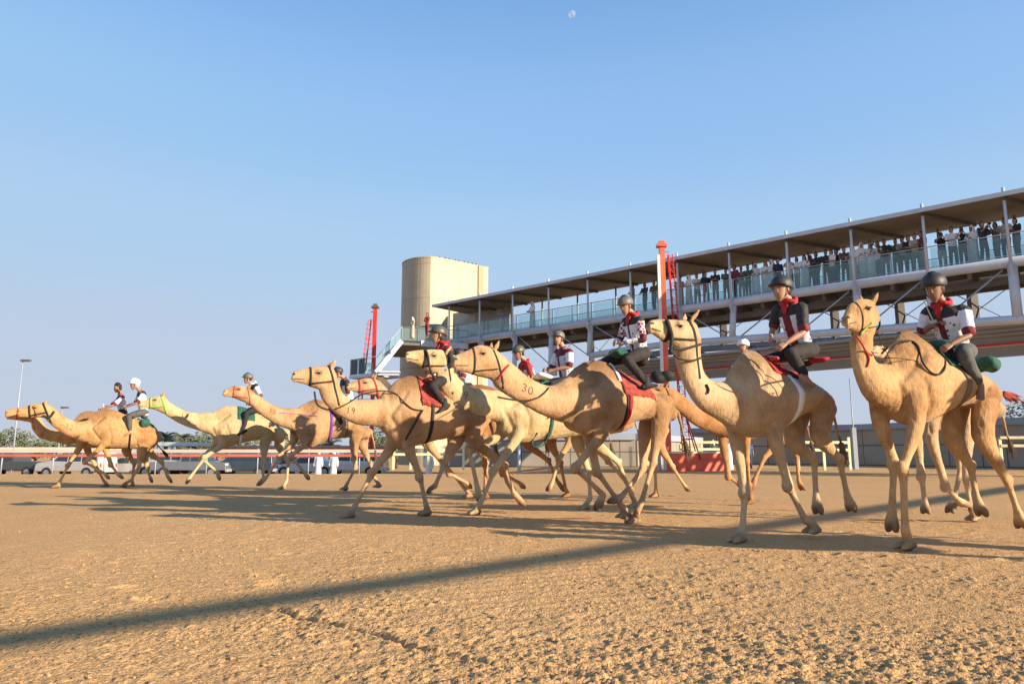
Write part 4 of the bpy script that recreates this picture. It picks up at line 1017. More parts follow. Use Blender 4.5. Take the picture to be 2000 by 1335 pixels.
    for q in range(26):
        a = tuft + V((rr.uniform(-.015, .015), rr.uniform(-.02, .02), rr.uniform(-.02, .02))); L = rr.uniform(.16, .34) * sp.get('tuft', .8)
        b = a + (d + V((rr.uniform(-.25, .25), rr.uniform(-.25, .25), rr.uniform(-.25, .2)))).normalized() * L * .5; c = b + (d + V((rr.uniform(-.3, .3), rr.uniform(-.3, .3), rr.uniform(-.5, .1)))).normalized() * L * .5
        mm.tube([a, b, c], [.012, .01, .003], 5)
    link(mm.mesh('tail_tuft'), 'tail_tuft', sp.get('tuft_mat', M['trunk']), e)
    # halter
    hm = sp.get('halter', 'rope')
    if hm:
        H = M[hm]; w_ = sp.get('halter_w', .026)
        cm = turn((hd[-2][0] * .72 + hd[1][0] * .28) if len(hd) > 3 else hd[-2][0]) - sh
        band(bvh, cm, F, Uh, w_, .006, 'noseband', H, e, steps=28)
        cp = turn(hd[0][0]) - sh - F * .02; ax = (F + Uh * -.75).normalized()
        band(bvh, cp + (neck[0][0] - hd[0][0]) * .1, (F * .9 + Uh * -.25).normalized(), Uh, w_, .006, 'headstall', H, e, steps=32)
        pts = []
        for f in np.linspace(0, 1, 8):
            q = cm.lerp(cp, f) - Uh * (hd[1][1].length * (.62 - .25 * f)); h = bvh.ray_cast(q + S * .3, -S, .35)
            if h[0]: pts.append(h[0] + S * .006)
        if len(pts) > 2: mm = MB(); mm.tube(pts, w_ * .4, 6); link(mm.mesh('cheek_strap'), 'cheek_strap', H, e)
    for gk in sp.get('girths', ()):     # (px, py, material, width, tilt)
        c = fr.at(gk[0], gk[1]); band(bvh, V((c.x, 0, c.z)), V((1, 0, gk[4] if len(gk) > 4 else 0)), V((0, 0, 1)), gk[3], .010, 'girth', M[gk[2]], e, steps=56)
    for c_ in sp.get('cloths', ()):     # saddle blanket over the back
        a = fr.at(*c_['a']); b = fr.at(*c_['b']); ns = 16; na = 30; rng = random.Random(3); off = c_.get('off', .022)
        lo, hi = c_.get('ang', (-62, 62)); c0 = V((a.x, 0, a.z)); c1 = V((b.x, 0, b.z)); top = []; bot = []
        for i in range(ns + 1):
            c = c0.lerp(c1, i / ns)
            for j in range(na + 1):
                th = R(lo + (hi - lo) * j / na); d = V((0, math.sin(th), math.cos(th))); h = bvh.ray_cast(c, d, 1.5); p = h[0] if h[0] else c + d * .3
                nzv = noise.noise(V((p.x * 9, p.y * 9, p.z * 9))) * .008
                top.append(p + d * (off + nzv)); bot.append(p - d * .004)
        W = na + 1; N0 = len(top); fs = []
        for i in range(ns):
            for j in range(na):
                k0 = i * W + j; fs.append((k0, k0 + 1, k0 + W + 1, k0 + W)); fs.append(tuple(x + N0 for x in (k0, k0 + W, k0 + W + 1, k0 + 1)))
        for i in range(ns):
            for j in (0, na): k0 = i * W + j; fs.append((k0, k0 + W, k0 + W + N0, k0 + N0))
        for j in range(na):
            for i in (0, ns): k0 = i * W + j; fs.append((k0, k0 + 1, k0 + 1 + N0, k0 + N0))
        mm = MB(); mm.add(top + bot, fs); ob = mm.build(c_.get('name', 'saddle_cloth'), M[c_['mat']], e, True, local=True)
        if c_.get('fringe'):
            for side in (0, na):
                mm = MB(); mm.tube([top[i * W + side] for i in range(ns + 1)], .012, 6)
                for i in range(ns * 2):
                    p = top[min(ns, i // 2) * W + side].lerp(top[min(ns, i // 2 + 1) * W + side], .5 * (i % 2)); sy = 1 if side else -1
                    if c_['fringe'] == 'tassel':
                        mm.tube([p, p + V((-.01, sy * .012, -.05)), p + V((rng.uniform(-.03, .01), sy * .015, -c_.get('fl', .13) * rng.uniform(.8, 1.2)))], [.012, .02, .012], 6)
                mm.build('fringe', M[c_.get('fmat', c_['mat'])], ob, True, local=True)
    for rp in sp.get('ropes', ()):
        pts = side_rope(bvh, fr, rp['pts'], rp.get('r', .009), rp.get('t', .12)); mm = MB(); mm.tube(pts, rp.get('r', .009), 7)
        link(mm.mesh('m'), rp.get('name', 'rein'), M[rp.get('mat', 'rope')], e).data.shade_smooth()
    for nb in sp.get('brand', ()):      # number painted on the neck: (text, px, py, height_px, slope)
        txt, px, py, hp_, sl = nb; mm = MB(); adv = hp_ * .8
        for q, ch in enumerate(txt):
            for stx in digit_strokes(ch):
                pp = []
                for i in range(len(stx) - 1):
                    for f in np.linspace(0, 1, 5)[:-1]:
                        u = stx[i][0] * (1 - f) + stx[i + 1][0] * f; v_ = stx[i][1] * (1 - f) + stx[i + 1][1] * f; pp.append((u, v_))
                pp.append(stx[-1]); P3 = []
                for u, v_ in pp:
                    dx = q * adv + u * hp_ * .6 + v_ * hp_ * .12; dy = -v_ * hp_
                    P3.append((px + dx + dy * -sl * .3, py + dy + dx * sl))
                L3 = []
                for p2 in P3:
                    p = fr.at(*p2, .15); h = stick_out(bvh, p, .001); p = fr.at(*p2, h.y); h = stick_out(bvh, p, .001); L3.append(h)
                mm.tube(L3, .0052, 5)
        link(mm.mesh('m'), 'brand_number', M['brand'], e)
    sp['_fr'] = fr; sp['_bvh'] = bvh; sp['_e'] = e
    return e

M['brand'] = mat('brand_mark', (.085, .055, .04), .9, 0, 60, .6)
CM = {'tan': camel_mat('coat_tan', (.48, .305, .155), (.30, .165, .07), (.57, .40, .225)),
      'gold': camel_mat('coat_gold', (.49, .30, .13), (.32, .165, .06), (.58, .40, .20)),
      'pale': camel_mat('coat_pale', (.53, .405, .215), (.38, .265, .12), (.60, .48, .28)),
      'sandy': camel_mat('coat_sandy', (.50, .35, .195), (.34, .21, .10), (.59, .45, .27)),
      'red': camel_mat('coat_reddish', (.38, .19, .07), (.25, .11, .035), (.47, .27, .12))}
SPC = {}
SPC['B'] = dict(anchor=(241, 952), a=28, mat=CM['gold'], label='golden camel with striped dark halter and 12 on its neck, near leader', tuft_mat=M['hair'],
    head=[(38, 797, 39, 814), (52, 793, 54, 815), (70, 788, 70, 815), (90, 786, 85, 816)],
    neck=[(102, 793, 92, 822), (130, 815, 117, 843), (150, 822, 143, 856), (166, 821, 166, 863)],
    torso=[(178, 812, 178, 868), (190, 802, 190, 872), (203, 798, 203, 873), (220, 799, 220, 874), (243, 808, 243, 875), (262, 815, 262, 876), (284, 822, 284, 876), (302, 832, 300, 868), (309, 842, 309, 860)],
    fn=[(203, 866), (167, 902), (205, 925), (213, 934)], ff=[(206, 872), (217, 907), (229, 924), (240, 933)], hn=[(277, 878), (271, 912), (256, 937), (242, 951)], hf=[(290, 880), (316, 903), (326, 927), (335, 941)],
    tail=[(302, 850), (307, 868), (318, 880)], halter_w=.05, ropes=[dict(pts=[(84, 812), (96, 815), (106, 803)], r=.03), dict(pts=[(64, 793), (72, 815)], r=.012)],
    brand=[('12', 127, 834, 10, .45)], girths=[(255, 840, 'rope', .05)], cloths=[dict(a=(268, 825), b=(300, 845), mat='green_cloth', ang=(-35, 35))])
SPC['A'] = dict(anchor=(113, 952), a=28, mat=CM['gold'], like='B', label='golden camel with a drooping neck running behind the leader branded 12', halter='red_cloth', halter_w=.02,
    head=[(14, 799, 17, 819), (28, 797, 30, 820), (45, 795, 47, 822), (62, 797, 60, 826)],
    neck=[(76, 808, 62, 836), (92, 833, 76, 855), (113, 837, 104, 862), (135, 826, 134, 868)],
    torso=[(146, 818, 146, 866), (158, 806, 158, 872), (172, 802, 172, 874), (190, 804, 190, 875), (212, 812, 212, 876), (232, 818, 232, 876), (254, 824, 254, 876), (272, 834, 270, 868), (279, 844, 279, 860)],
    fn=[(156, 872), (133, 909), (118, 938), (112, 952)], ff=[(170, 876), (190, 916), (203, 939), (207, 951)], hn=[(247, 880), (262, 906), (258, 938), (258, 951)], hf=[(282, 884), (288, 915), (293, 931), (297, 941)])
SPC['C'] = dict(anchor=(552, 956), a=27, mat=CM['pale'], label='pale cream camel with a lime green halter and 17 on its long low neck', halter='lime_cloth', halter_w=.05, even=1,
    head=[(275, 783, 276, 796), (289, 778, 291, 797), (305, 773, 302, 800), (320, 771, 314, 806)],
    neck=[(333, 786, 325, 811), (360, 801, 353, 828), (385, 806, 380, 838), (408, 805, 408, 848)],
    torso=[(423, 801, 421, 862), (434, 795, 434, 872), (446, 792, 446, 873), (462, 793, 462, 868), (484, 799, 486, 862), (508, 808, 508, 858), (526, 818, 526, 860), (546, 832, 544, 862), (553, 842, 551, 858)],
    fn=[(434, 868), (400, 893), (371, 932), (364, 943)], ff=[(424, 864), (394, 895), (424, 921), (429, 936)], hn=[(517, 868), (515, 905), (514, 934), (503, 947)], hf=[(545, 868), (563, 904), (560, 938), (553, 955)],
    brand=[('17', 353, 812, 9, .4)], cloths=[dict(a=(462, 830), b=(495, 835), mat='green_cloth', ang=(-60, 60))], girths=[(470, 830, 'white_cloth', .05)])
SPC['D'] = dict(back=1.2, anchor=(674, 961), a=27, mat=CM['tan'], label='tan camel with a purple girth and 13 on its neck', halter='red_cloth', halter_w=.018,
    head=[(438, 760, 441, 775), (451, 755, 453, 776), (467, 752, 465, 780), (486, 757, 478, 787)],
    neck=[(505, 771, 494, 797), (532, 790, 519, 817), (557, 797, 546, 832), (576, 796, 574, 842)],
    torso=[(590, 790, 588, 862), (602, 784, 603, 873), (616, 779, 615, 871), (636, 784, 636, 861), (663, 799, 663, 856), (688, 812, 684, 854), (706, 826, 704, 858), (716, 838, 714, 856)],
    fn=[(592, 868), (569, 891), (595, 923), (603, 935)], ff=[(574, 860), (546, 892), (521, 930), (506, 946)], hn=[(692, 864), (694, 914), (679, 942), (674, 957)], hf=[(708, 868), (724, 905), (731, 932), (739, 952)],
    brand=[('13', 525, 804, 9, .4)], girths=[(643, 820, 'purple_cloth', .07), (674, 826, 'trunk', .03)],
    ropes=[dict(pts=[(545, 806), (580, 808), (620, 812)], r=.006, mat='purple_cloth')])
SPC['E'] = dict(back=1.5, anchor=(683, 1013), a=28, mat=CM['tan'], vox=.014, label='large tan camel with a dark halter, head held high, and 19 on its upright neck',
    head=[(575, 724, 577, 746), (597, 718, 600, 752), (622, 716, 620, 760), (648, 715, 640, 760)],
    neck=[(663, 745, 623, 766), (668, 764, 634, 788), (684, 779, 660, 811), (712, 779, 697, 829), (744, 778, 737, 834)],
    torso=[(758, 763, 754, 850), (770, 746, 774, 876), (785, 737, 796, 876), (806, 733, 818, 868), (832, 742, 842, 862), (864, 756, 868, 856), (898, 768, 900, 850), (930, 790, 926, 848), (944, 806, 938, 840)],
    fn=[(798, 872), (820, 930), (832, 985), (833, 1006)], ff=[(766, 868), (727, 924), (692, 990), (683, 1012)], hn=[(928, 858), (986, 910), (1002, 960), (1022, 985)], hf=[(890, 862), (868, 905), (850, 948), (838, 960)],
    brand=[('19', 676, 806, 12, .1)], halter_w=.03,
    ropes=[dict(pts=[(654, 799), (670, 792), (686, 783), (702, 772), (722, 766), (743, 763), (770, 767), (790, 786), (806, 798), (824, 801)], r=.010, t=.16), dict(pts=[(826, 800), (808, 830), (792, 858)], r=.014), dict(pts=[(614, 764), (620, 790), (640, 800)], r=.014)],
    girths=[(831, 815, 'rope', .05)], cloths=[dict(a=(812, 800), b=(858, 815), mat='rust_cloth', ang=(-58, 58), fringe='tassel', fl=.09)])
SPC['F'] = dict(anchor=(916, 975), a=28, mat=CM['tan'], like='E', label='far camel with a red noseband whose head shows above camel 19', halter='red_cloth', halter_w=.035,
    head=[(680, 748, 682, 762), (695, 743, 697, 766), (712, 738, 712, 770), (730, 737, 728, 772)],
    neck=[(740, 742, 732, 772), (752, 756, 742, 786), (766, 772, 754, 808), (782, 778, 774, 832)],
    torso=[(792, 770, 790, 846), (804, 758, 806, 860), (818, 752, 824, 862), (836, 750, 842, 860), (858, 756, 862, 856), (884, 766, 886, 850), (912, 776, 912, 846), (938, 792, 934, 842), (948, 806, 942, 836)],
    fn=[(838, 864), (878, 924), (912, 943), (920, 952)], ff=[(830, 862), (868, 905), (905, 950), (916, 972)], hn=[(930, 860), (950, 905), (948, 950), (946, 966)], hf=[(925, 860), (972, 900), (990, 940), (1004, 958)])
SPC['P'] = dict(anchor=(1108, 972), a=28, mat=CM['red'], like='F', anchor_s=-1.1, hn=[(1075, 862), (1095, 905), (1105, 955), (1108, 971)], ff=[(945, 866), (947, 905), (948, 950), (948, 974)], label='brown camel mostly hidden behind the pale camel branded 9')
SPC['G'] = dict(anchor=(930, 1004), a=28, mat=CM['pale'], vox=.014, even=1, label='pale cream camel with 9 on its neck and green saddle tassels', halter_w=.03,
    head=[(795, 686, 799, 706), (818, 683, 822, 716), (845, 682, 842, 728), (869, 686, 866, 728)],
    neck=[(887, 722, 849, 742), (903, 743, 864, 768), (921, 755, 893, 799), (951, 761, 928, 815), (976, 763, 968, 824)],
    torso=[(990, 764, 984, 846), (1006, 754, 1004, 862), (1026, 743, 1026, 864), (1048, 738, 1048, 860), (1074, 746, 1074, 858), (1102, 756, 1100, 854), (1134, 770, 1132, 850), (1160, 788, 1156, 846), (1172, 802, 1166, 838)],
    fn=[(1012, 850), (964, 921), (943, 973), (930, 1004)], ff=[(978, 848), (917, 880), (932, 950), (937, 978)], hn=[(1158, 858), (1208, 903), (1232, 962), (1240, 992)], hf=[(1128, 860), (1150, 922), (1153, 972), (1143, 996)],
    brand=[('9', 904, 778, 15, .2)], girths=[(1062, 805, 'green_cloth', .06)],
    cloths=[dict(a=(1050, 800), b=(1100, 805), mat='green_cloth', ang=(-50, 50))],
    ropes=[dict(pts=[(850, 740), (842, 726), (838, 712), (836, 695), (832, 684)], r=.018), dict(pts=[(1050, 845), (1040, 860), (1044, 872), (1062, 868), (1072, 845)], r=.012, mat='green_cloth', name='tassel_cord')])
SPC['M'] = dict(anchor=(1280, 972), a=28, mat=CM['gold'], like='F', anchor_s=-.95, label='golden camel of which only legs show behind the camel branded 30',
    hn=[(1262, 872), (1280, 915), (1281, 955), (1280, 971)], hf=[(1288, 868), (1314, 912), (1337, 948), (1345, 957)], fn=[(1114, 860), (1092, 897), (1078, 942), (1070, 957)], ff=[(1150, 862), (1188, 900), (1222, 940), (1236, 960)])
SPC['H'] = dict(back=1.7, anchor=(1240, 1022), a=28, mat=CM['tan'], vox=.014, label='big tan camel with 30 on its neck and a fringed rust red blanket',
    head=[(891, 692, 891, 723), (914, 683, 917, 730), (939, 673, 938, 736), (966, 679, 957, 742)],
    neck=[(994, 703, 968, 757), (1025, 730, 998, 777), (1054, 748, 1031, 796), (1081, 752, 1064, 813), (1104, 738, 1102, 826)],
    torso=[(1118, 722, 1114, 840), (1136, 709, 1134, 848), (1158, 703, 1156, 850), (1180, 706, 1180, 846), (1204, 722, 1206, 838), (1236, 742, 1238, 824), (1268, 756, 1268, 820), (1300, 770, 1298, 826), (1312, 790, 1306, 820)],
    fn=[(1176, 844), (1125, 914), (1178, 966), (1166, 993)], ff=[(1150, 850), (1166, 920), (1212, 985), (1222, 1012)], hn=[(1288, 830), (1275, 905), (1254, 976), (1240, 1022)], hf=[(1262, 846), (1254, 918), (1215, 968), (1192, 980)],
    brand=[('30', 1018, 762, 15, .45)], halter_w=.022,
    ropes=[dict(pts=[(972, 775), (1000, 780), (1025, 782), (1048, 777), (1062, 768), (1072, 757)], r=.011, t=.2), dict(pts=[(958, 738), (975, 755), (992, 772)], r=.006), dict(pts=[(972, 740), (985, 722), (994, 712)], r=.012, mat='red_cloth')],
    girths=[(1206, 790, 'red_cloth', .05), (1200, 790, 'rope', .03)],
    cloths=[dict(a=(1196, 780), b=(1256, 790), mat='rust_cloth', ang=(-62, 62), fringe='tassel', fl=.13), dict(a=(1192, 775), b=(1197, 777), mat='white_cloth', ang=(-45, 45), off=.03, name='saddle_band')])
SPC['J'] = dict(anchor=(1466, 986), a=26, mat=CM['red'], like='E', anchor_s=-.45, label='reddish camel behind the one with the white girth', 
    head=[(1246, 760, 1248, 777), (1262, 755, 1266, 782), (1280, 752, 1280, 787), (1298, 754, 1294, 790)],
    neck=[(1316, 758, 1304, 792), (1340, 775, 1322, 803), (1372, 800, 1358, 832), (1400, 798, 1392, 846), (1420, 786, 1418, 852)],
    torso=[(1432, 776, 1430, 852), (1446, 765, 1446, 858), (1462, 760, 1464, 858), (1480, 762, 1482, 854), (1500, 770, 1502, 848), (1522, 780, 1522, 842), (1542, 790, 1542, 840), (1558, 802, 1556, 838), (1564, 812, 1560, 830)],
    fn=[(1458, 852), (1459, 900), (1463, 945), (1466, 984)], ff=[(1412, 862), (1423, 930), (1442, 944), (1452, 952)], hn=[(1530, 850), (1493, 894), (1474, 935), (1467, 954)], hf=[(1542, 850), (1556, 890), (1560, 940), (1568, 955)])
SPC['I'] = dict(anchor=(1445, 1061), a=28, mat=CM['sandy'], vox=.013, label='sandy camel with a thick black halter and white girth, second from the right', halter_w=.03,
    head=[(1270, 625, 1274, 650), (1288, 623, 1292, 664), (1322, 624, 1314, 676), (1356, 627, 1326, 686)],
    neck=[(1370, 660, 1314, 684), (1370, 698, 1322, 722), (1378, 730, 1340, 762), (1398, 744, 1366, 799), (1424, 742, 1402, 820), (1440, 728, 1428, 836)],
    torso=[(1434, 712, 1434, 846), (1450, 688, 1464, 854), (1472, 684, 1490, 853), (1500, 707, 1514, 842), (1530, 720, 1540, 822), (1560, 734, 1566, 808), (1584, 748, 1588, 806), (1603, 768, 1602, 812), (1609, 784, 1607, 806)],
    fn=[(1514, 854), (1540, 948), (1572, 1014), (1590, 1042)], ff=[(1438, 858), (1455, 962), (1450, 1036), (1445, 1060)], hn=[(1602, 852), (1640, 898), (1655, 968), (1664, 995)], hf=[(1552, 862), (1590, 900), (1594, 972), (1598, 1000)],
    girths=[(1524, 785, 'white_cloth', .07)], head_turn=.0,
    ropes=[dict(pts=[(1314, 680), (1330, 682), (1348, 678), (1368, 672)], r=.014), dict(pts=[(1316, 694), (1334, 702), (1352, 704), (1370, 698)], r=.012), dict(pts=[(1302, 625), (1308, 640), (1312, 660), (1310, 690)], r=.022), dict(pts=[(1380, 750), (1384, 760), (1382, 768)], r=.012)],
    cloths=[dict(a=(1492, 770), b=(1545, 775), mat='red_cloth', ang=(-35, 35)), dict(a=(1524, 770), b=(1532, 772), mat='black', ang=(-50, 50), off=.03, name='saddle_pad')])
def _m(x): return 1785 + (x - 1846) * 160 / 170
SPC['L'] = dict(anchor=(1904, 1018), a=27, halter=None, mat=CM['sandy'], like='I', label='pale legged camel almost hidden behind the rightmost camel',
    head=[(1702, 678, 1703, 694), (1710, 674, 1712, 698), (1720, 676, 1720, 702), (1730, 682, 1728, 710)],
    neck=[(1736, 694, 1728, 722), (1746, 708, 1736, 742), (1758, 716, 1748, 770), (1768, 716, 1762, 790), (1776, 712, 1772, 806)],
    torso=[(_m(a), b + 8, _m(c), d) for a, b, c, d in [(1846, 712, 1844, 826), (1862, 704, 1866, 842), (1884, 704, 1890, 842), (1910, 716, 1914, 836), (1938, 734, 1942, 826), (1966, 748, 1970, 818), (1990, 760, 1992, 818), (2010, 776, 2008, 818), (2016, 790, 2014, 812)]],
    fn=[(1820, 858), (1847, 950), (1872, 976), (1886, 986)], ff=[(1790, 856), (1800, 930), (1806, 980), (1808, 1000)], hn=[(1888, 850), (1886, 935), (1897, 995), (1904, 1017)], hf=[(1868, 850), (1876, 918), (1863, 976), (1855, 998)])
SPC['K'] = dict(back=1.3, anchor=(1773, 1073), a=25, mat=CM['gold'], vox=.012, label='large golden camel nearest us at the right, head raised, with a green saddle', halter='rope', halter_w=.012, head_turn=.0, yaw=.1,
    head=[(1644, 612, 1651, 643), (1654, 594, 1666, 651), (1676, 584, 1682, 656), (1698, 590, 1700, 662)],
    neck=[(1706, 654, 1658, 664), (1706, 684, 1662, 702), (1712, 704, 1670, 738), (1728, 710, 1688, 776), (1744, 704, 1716, 796)],
    torso=[(1740, 684, 1734, 806), (1754, 655, 1762, 828), (1776, 646, 1790, 830), (1806, 668, 1820, 818), (1838, 698, 1850, 800), (1868, 706, 1876, 794), (1896, 722, 1902, 794), (1922, 744, 1922, 800), (1932, 764, 1932, 796)],
    fn=[(1788, 838), (1764, 915), (1768, 1036), (1773, 1072)], ff=[(1722, 830), (1746, 906), (1742, 996), (1742, 1034)], hn=[(1920, 850), (1968, 940), (1988, 1000), (1996, 1028)], hf=[(1862, 856), (1896, 912), (1908, 975), (1918, 1004)],
    tail=[(1938, 764), (1946, 764), (1958, 768)], tuft=1.0, tuft_mat=M['rust_cloth'],
    girths=[(1838, 755, 'trunk', .07, .0)], 
    cloths=[dict(a=(1818, 740), b=(1860, 745), mat='green_cloth', ang=(-62, 62)), dict(a=(1838, 740), b=(1852, 742), mat='white_cloth', ang=(-70, 70), off=.01, name='saddle_pad')],
    ropes=[dict(pts=[(1682, 652), (1692, 641), (1704, 630)], r=.008, mat='lime_cloth'), dict(pts=[(1722, 690), (1732, 680), (1741, 673), (1752, 667), (1765, 665), (1777, 665), (1787, 669), (1794, 677), (1797, 690), (1801, 704), (1808, 716), (1819, 727), (1830, 731), (1839, 728), (1845, 718), (1846, 698)], r=.010, t=.16),
           dict(pts=[(1702, 686), (1712, 700), (1726, 699), (1750, 699), (1776, 702), (1794, 706)], r=.004, t=.14), dict(pts=[(1672, 655), (1684, 672), (1692, 686), (1704, 694)], r=.009, mat='red_cloth'), dict(pts=[(1692, 686), (1698, 700), (1694, 716)], r=.009, mat='red_cloth')])
SPC['Z'] = dict(world=(7.6, 4.9, 0), a=25, mat=CM['tan'], like='K', even=1, halter='rope', label='tan camel just beyond the right edge of the photo, last of the pack')
import os
ONLY = os.environ.get('ONLY')
for k in 'BACDEFPGMHJILKZ':
    if ONLY is None or k in ONLY or k in 'BEFI': camel(k, SPC[k])

# ============================================================ PEOPLE
def shirt_mat(name, white, yoke, mid, sleeve, zy=.34, my=.035, check=False, marks=True):
    """racing top: coloured yoke, pale front panels, centre stripe, own sleeve colour; object space of the wearer"""
    m = bpy.data.materials.new(name); m.use_nodes = True; t = m.node_tree; b = t.nodes['Principled BSDF']; b.inputs['Roughness'].default_value = .75
    tc = t.nodes.new('ShaderNodeTexCoord'); at = t.nodes.new('ShaderNodeAttribute'); at.attribute_name = 'torso'   # (side, height, sleeve)
    sp = t.nodes.new('ShaderNodeSeparateXYZ'); t.links.new(at.outputs['Vector'], sp.inputs[0])
    sd_ = mathn(t, 'ABSOLUTE', sp.outputs[0]); h = sp.outputs[1]; sl_ = sp.outputs[2]
    c = white
    if marks:
        v = t.nodes.new('ShaderNodeTexVoronoi'); v.inputs['Scale'].default_value = 17; t.links.new(tc.outputs['Object'], v.inputs['Vector'])
        c = mixc(t, mathn(t, 'LESS_THAN', v.outputs['Distance'], .24), white, (.06, .06, .08))
    c = mixc(t, mathn(t, 'LESS_THAN', sd_, my), c, mid)
    c = mixc(t, mathn(t, 'GREATER_THAN', h, .78), c, yoke)
    if check:
        ck = t.nodes.new('ShaderNodeTexChecker'); ck.inputs['Scale'].default_value = 26; ck.inputs[1].default_value = (*sleeve, 1); ck.inputs[2].default_value = (.30, .02, .03, 1)
        t.links.new(tc.outputs['Object'], ck.inputs['Vector']); sc_ = ck.outputs[0]
    else: sc_ = sleeve
    c = mixc(t, mathn(t, 'GREATER_THAN', sl_, .5), c, sc_)
    c = mixc(t, mathn(t, 'GREATER_THAN', sl_, .86), c, mid)
    t.links.new(c, b.inputs['Base Color'])
    n2 = t.nodes.new('ShaderNodeTexNoise'); n2.inputs['Scale'].default_value = 14; n2.inputs['Detail'].default_value = 3; t.links.new(tc.outputs['Object'], n2.inputs['Vector'])
    bp_ = t.nodes.new('ShaderNodeBump'); bp_.inputs['Strength'].default_value = .6; bp_.inputs['Distance'].default_value = .03; t.links.new(n2.outputs['Fac'], bp_.inputs['Height']); t.links.new(bp_.outputs[0], b.inputs['Normal'])
    return m
W_ = (.72, .72, .75); K_ = (.02, .02, .024); DR = (.16, .012, .02)

def mk_head(m, c, F, U, s=1.0):
    S = U.cross(F).normalized(); st = []
    for u, f, rf, rs in ((-.118, .052, .024, .026), (-.100, .040, .048, .043), (-.060, .022, .073, .058), (-.015, .008, .088, .069), (.035, .0, .096, .075), (.078, -.004, .086, .069), (.108, -.008, .052, .045)):
        st.append((c + (U * u + F * f) * s, F * rf * s, S * rs * s))
    m.loft(st, n=18, sub=2)
    m.loft([(c + (F * .088 + U * .012) * s, U * .008 * s, S * .008 * s), (c + (F * .108 - U * .022) * s, U * .016 * s, S * .013 * s), (c + (F * .092 - U * .04) * s, U * .008 * s, S * .015 * s)], n=8)
    m.loft([(c + (F * .084 - U * .062 - S * .02) * s, U * .009 * s, F * .008 * s), (c + (F * .094 - U * .062) * s, U * .013 * s, F * .008 * s), (c + (F * .084 - U * .062 + S * .02) * s, U * .009 * s, F * .008 * s)], n=8)
    for sg in (-1, 1):
        m.loft([(c + (S * sg * .072 + U * .02) * s, F * .018 * s, S * .008 * s), (c + (S * sg * .076 - U * .025) * s, F * .012 * s, S * .008 * s)], n=8)
        m.loft([(c + (F * .083 + S * sg * .015 + U * .03) * s, U * .007 * s, F * .008 * s), (c + (F * .078 + S * sg * .045 + U * .028) * s, U * .007 * s, F * .008 * s)], n=8)
    return S

def mk_hand(m, w, d, up, side, s=1.0, curl=1.0, spread=.0):
    """palm, four fingers of unequal length with knuckle bends and a side thumb; d = pointing direction, up = back of the hand"""
    d = d.normalized(); up = (up - d * up.dot(d)).normalized(); S = d.cross(up).normalized() * side
    m.loft([(w - d * .01, S * .024 * s, up * .017 * s), (w + d * .035 * s, S * .036 * s, up * .015 * s), (w + d * .082 * s, S * .038 * s, up * .012 * s)], n=12)
    for i, L in enumerate((.074, .082, .076, .060)):
        o = S * (.029 - .0195 * i) * s; p = w + d * .080 * s + o; a = .35 * curl; pts = [p - d * .015 * s, p]
        for k, f in enumerate((.45, .31, .24)):
            dd = (d * math.cos(a) - up * math.sin(a) + S * spread * (1.5 - i) * .1).normalized(); pts.append(pts[-1] + dd * L * f * s); a += .85 * curl
        m.tube(pts, [.0095 * s, .0092 * s, .0088 * s, .0082 * s, .0066 * s], 8)
    p = w + d * .02 * s + S * .026 * s; q = p + (d * .5 + S * .75 - up * .45).normalized() * .038 * s; r = q + (d * .9 + S * .05 - up * .55 * curl).normalized() * .032 * s; e = r + (d * .8 - S * .35 - up * .5 * curl).normalized() * .024 * s
    m.tube([p, q, r, e], [.013 * s, .011 * s, .0098 * s, .0075 * s], 8)

def mk_foot(m, ank, d, s=1.0, toes=True):
    d = d.normalized(); side = d.cross(V((0, 0, 1))); side = side.normalized() if side.length > .1 else V((0, 1, 0)); up = side.cross(d).normalized()
    m.loft([(ank - d * .055 * s - up * .03 * s, up * .03 * s, side * .028 * s), (ank - up * .03 * s, up * .042 * s, side * .032 * s), (ank + d * .08 * s - up * .045 * s, up * .026 * s, side * .038 * s), (ank + d * .125 * s - up * .052 * s, up * .016 * s, side * .042 * s)], n=12)
    if toes:
        for i in range(5):
            o = side * (-.034 + .017 * i) * s; m.tube([ank + d * .115 * s + o - up * .054 * s, ank + d * (.155 - .006 * abs(i - 1)) * s + o - up * .058 * s], [.010 * s, .0075 * s], 7)

def person_root(name, world_p, ang, label, cat='person', group=None):
    return empty(name, world_p, label, cat, group, ang)

def torso_attr(me, pel, nk, sh, el, S):
    ax = (nk - pel); L = ax.length; ax.normalize(); n = len(me.vertices); data = np.zeros((n, 3), np.float32)
    for i, v in enumerate(me.vertices):
        d = v.co - pel; u = d.dot(ax) / L; s_ = d.dot(S); sl_ = 0
        for k in (0, 1):
            a, b = sh[k], el[k]; ab = b - a; t = (v.co - a).dot(ab) / ab.length_squared
            dist = (v.co - (a + ab * max(0, min(1, t)))).length
            if t > .08 and dist < .085 and abs((v.co - pel).dot(S)) > .135: sl_ = max(sl_, .55 + .4 * min(1, max(0, t)) if t > .08 else 0)
        data[i] = (s_, u, sl_)
    at = me.attributes.new('torso', 'FLOAT_VECTOR', 'POINT'); at.data.foreach_set('vector', data.ravel())

